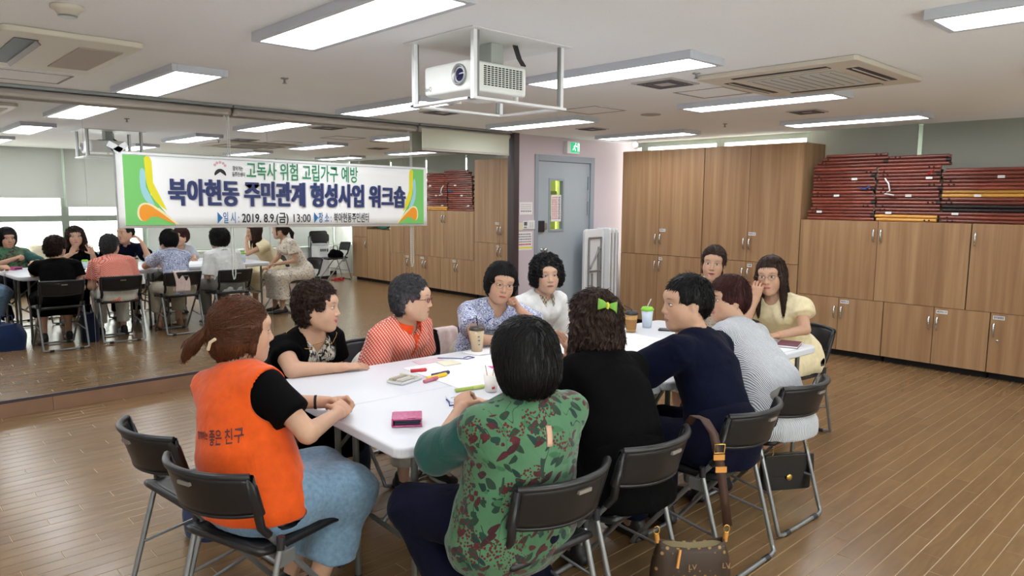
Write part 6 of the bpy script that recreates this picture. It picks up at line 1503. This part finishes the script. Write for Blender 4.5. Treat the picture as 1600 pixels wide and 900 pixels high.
MB().tube([(-.06, -.055, .235), (-.075, -.075, .17)], .006, 6).build('zip_pull', M_TRIM, lv, world=False)
def ribbon(pts, w_, m, name, par):
    mb = MB(); V = []
    for p in pts: V += [Vector(p)-Vector((w_, 0, 0)), Vector(p)+Vector((w_, 0, 0))]
    mb.add(V, [(2*i, 2*i+1, 2*i+3, 2*i+2) for i in range(len(pts)-1)], True); return mb.build(name, m, par, solid=.003, world=False)
st = ribbon([(.145, .005, .30), (.125, .0, .42), (.10, -.005, .56), (.07, -.005, .68), (.035, .0, .735), (.0, .02, .745), (-.02, .045, .70)], .018, M_STRAP, 'shoulder_strap', lv)
for z, x in ((.585, .094), (.535, .104)): MB().box(x-.022, x+.022, -.012, -.006, z-.010, z+.012).build('strap_loop', M_TRIM, st, world=False)
MB().tube([(.073, -.014, .605), (.113, -.014, .605), (.113, -.014, .640), (.073, -.014, .640)], .003, 6, closed=True).build('buckle', M_GOLD, st, world=False)
bb = thing('quilted_handbag', 'black quilted handbag with gold clasp and chain under the striped blouse', 'handbag', (3.515, 1.645, .115), math.radians(-32))
M_QB = mat('black_quilt', S(16, 16, 17), .3, bump=(70, .5))
def qb(u, v):
    a = 2*PI*u; w_ = .140+.006*math.sin(PI*v)-.008*v; d = .035*(.9+.1*math.sin(PI*v))*(1-.5*v*v)
    return Vector((w_*math.copysign(abs(math.cos(a))**.35, math.cos(a)), d*math.copysign(abs(math.sin(a))**.6, math.sin(a)), .185*v))
mb = MB(); mb.grid(qb, 32, 8); mb.add([qb(k/32, 0) for k in range(32)], [tuple(range(32))]); mb.add([qb(k/32, 1) for k in range(32)], [tuple(range(32))]); mb.build('bag_body', M_QB, bb, world=False)
MB().prism([(-.142, .075), (.142, .075), (.136, .19), (-.136, .19)], .033, .040, Matrix.Rotation(PI/2, 4, 'X')).build('flap', M_QB, bb, bevel=.003, world=False)
MB().lathe([(0, 0), (.018, 0), (.016, .004), (.006, .006), (0, .006)], Tr(.0, -.040, .07) @ Matrix.Rotation(PI/2, 4, 'X'), 18).build('clasp', M_GOLD, bb, world=False)
for s in (1, -1):
    MB().tube([(s*.098+.008*math.cos(a), -.036, .170+.008*math.sin(a)) for a in [2*PI*k/10 for k in range(10)]], .0025, 6, closed=True).build('eyelet', M_GOLD, bb, world=False)
    ch = MB()
    for k in range(16):
        z = .172+.011*k; x = s*.098-s*.0005*k*k*.2
        ch.tube([(x+(.004 if k % 2 else .0)*math.cos(a), -.036+(0 if k % 2 else .004)*math.cos(a), z+.007*math.sin(a)) for a in [2*PI*q/8 for q in range(8)]], .0013, 5, closed=True)
    ch.build('chain', M_GOLD, bb, world=False)
def sack(name, label, loc, w_, d, h, m, rz=0, handle=True, cat='bag'):
    o = thing(name, label, cat, loc, rz)
    def f(u, v):
        a = 2*PI*u; k = 1+.10*math.sin(3*a+4*v)*v-.35*max(0, v-.55)*1.6+.06*math.sin(PI*v); return Vector((w_*k*math.copysign(abs(math.cos(a))**.6, math.cos(a)), d*k*math.copysign(abs(math.sin(a))**.6, math.sin(a)), h*v+.02*v*math.sin(2*a)))
    mb = MB(); mb.grid(f, 28, 10); mb.add([f(k/28, 0) for k in range(28)], [tuple(range(28))]); mb.add([f(k/28, 1) for k in range(28)], [tuple(range(28))]); mb.build('bag_body', m, o, world=False)
    if handle: MB().tube([(-w_*.4, 0, h), (-w_*.3, 0, h+.09), (w_*.3, 0, h+.09), (w_*.4, 0, h)], .008, 8).build('handle', m, o, world=False)
    return o
F_NAVYB = fabric('navy_bag_cloth', S(30, 48, 88)); F_NAVYD = fabric('dark_tote', S(20, 28, 48)); F_CREAMB = fabric('cream_bag', S(222, 212, 190))
sack('fabric_bag', 'slumped blue fabric bag on the floor seen at the mirror left', (1.27, 3.40, 0), .15, .11, .27, F_NAVYB, .3)
sack('tote_bag', 'dark navy tote bag on the floor between two chairs in the mirror', (2.02, 3.44, 0), .085, .10, .32, F_NAVYD, .1)
sack('cream_bag', 'cream cloth bag on the window sill seen in the mirror', (2.46, -1.29, .613), .17, .075, .20, F_CREAMB)
sack('paper_bag', 'white paper shopping bag on the window sill seen in the mirror', (4.70, -1.29, .613), .11, .05, .33, M_WHITE)
sack('dark_bag', 'black handbag on the corner chair seen in the mirror', (7.24, -.33, .446), .15, .09, .14, F_BLACK, 1.2)
# ================================================================== CORNER SEEN IN THE MIRROR
pu = thing('air_purifier', 'white tower air purifier in the corner seen in the mirror', 'air purifier', (7.17, -.80, 0))
MB().prism(rrect(.30, .28, .06, 6), .05, .66, Tr(7.17, -.80, 0)).build('body', M_WHITE, pu, bevel=.012); MB().prism(rrect(.24, .22, .05), 0, .05, Tr(7.17, -.80, 0)).build('base', M_BLACK, pu); MB().prism(rrect(.29, .27, .06, 6), .66, .70, Tr(7.17, -.80, 0)).build('top_grille', mat('pu_grey', S(190, 194, 196), .5), pu, bevel=.008)
MB().box(7.08, 7.22, -.657, -.6545, .55, .60).build('printed_label', MATS['mid_print'], pu); MB().box(7.235, 7.26, -.657, -.654, .54, .60).build('display', M_BLACK, pu)
for k in range(2):
    y = -.99-.075*k; z = .06*k; o = thing('folded_chair', ('nearer', 'rear')[k]+' folded black chair leaning behind the air purifier', 'chair', (7.25, y, 0), 0, 'folded chairs in the corner')
    MB().prism(rrect(.40, .17, .05, 5), -.012, .012, Tr(7.27, y, .80+z) @ Matrix.Rotation(PI/2, 4, 'X')).build('backrest', M_CH, o, bevel=.006)
    MB().prism(rrect(.37, .40, .05, 5), -.012, .012, Tr(7.27, y+.02, .47+z) @ Matrix.Rotation(PI/2, 4, 'X')).build('seat', M_CH, o, bevel=.006)
    for q, dy in ((.185, 0), (.205, -.024)):
        MB().tube([(7.27-q, y+dy, .84), (7.27-q, y+dy, .04), (7.27-q+.03, y+dy, .014), (7.27+q-.03, y+dy, .014), (7.27+q, y+dy, .04), (7.27+q, y+dy, .84)], .0105, 8).build('tube_frame', M_TUBE, o)
for k in range(2):
    o = thing('red_slipper', ('left', 'right')[k]+' red slipper under the corner chair in the mirror', 'slipper', (7.18+.1*k, -.26, 0), 1.4)
    MB().prism([(.125*math.cos(a), .042*math.sin(a)) for a in [2*PI*q/16 for q in range(16)]], .001, .018).build('sole', MATS['red_cloth'], o, bevel=.004, world=False)
    MB().grid(lambda u, v: Vector((.02+.07*v, .044*math.cos(PI*u), .018+.04*math.sin(PI*u)*(1-.4*v))), 10, 4).build('strap', MATS['red_cloth'], o, solid=.004, world=False)
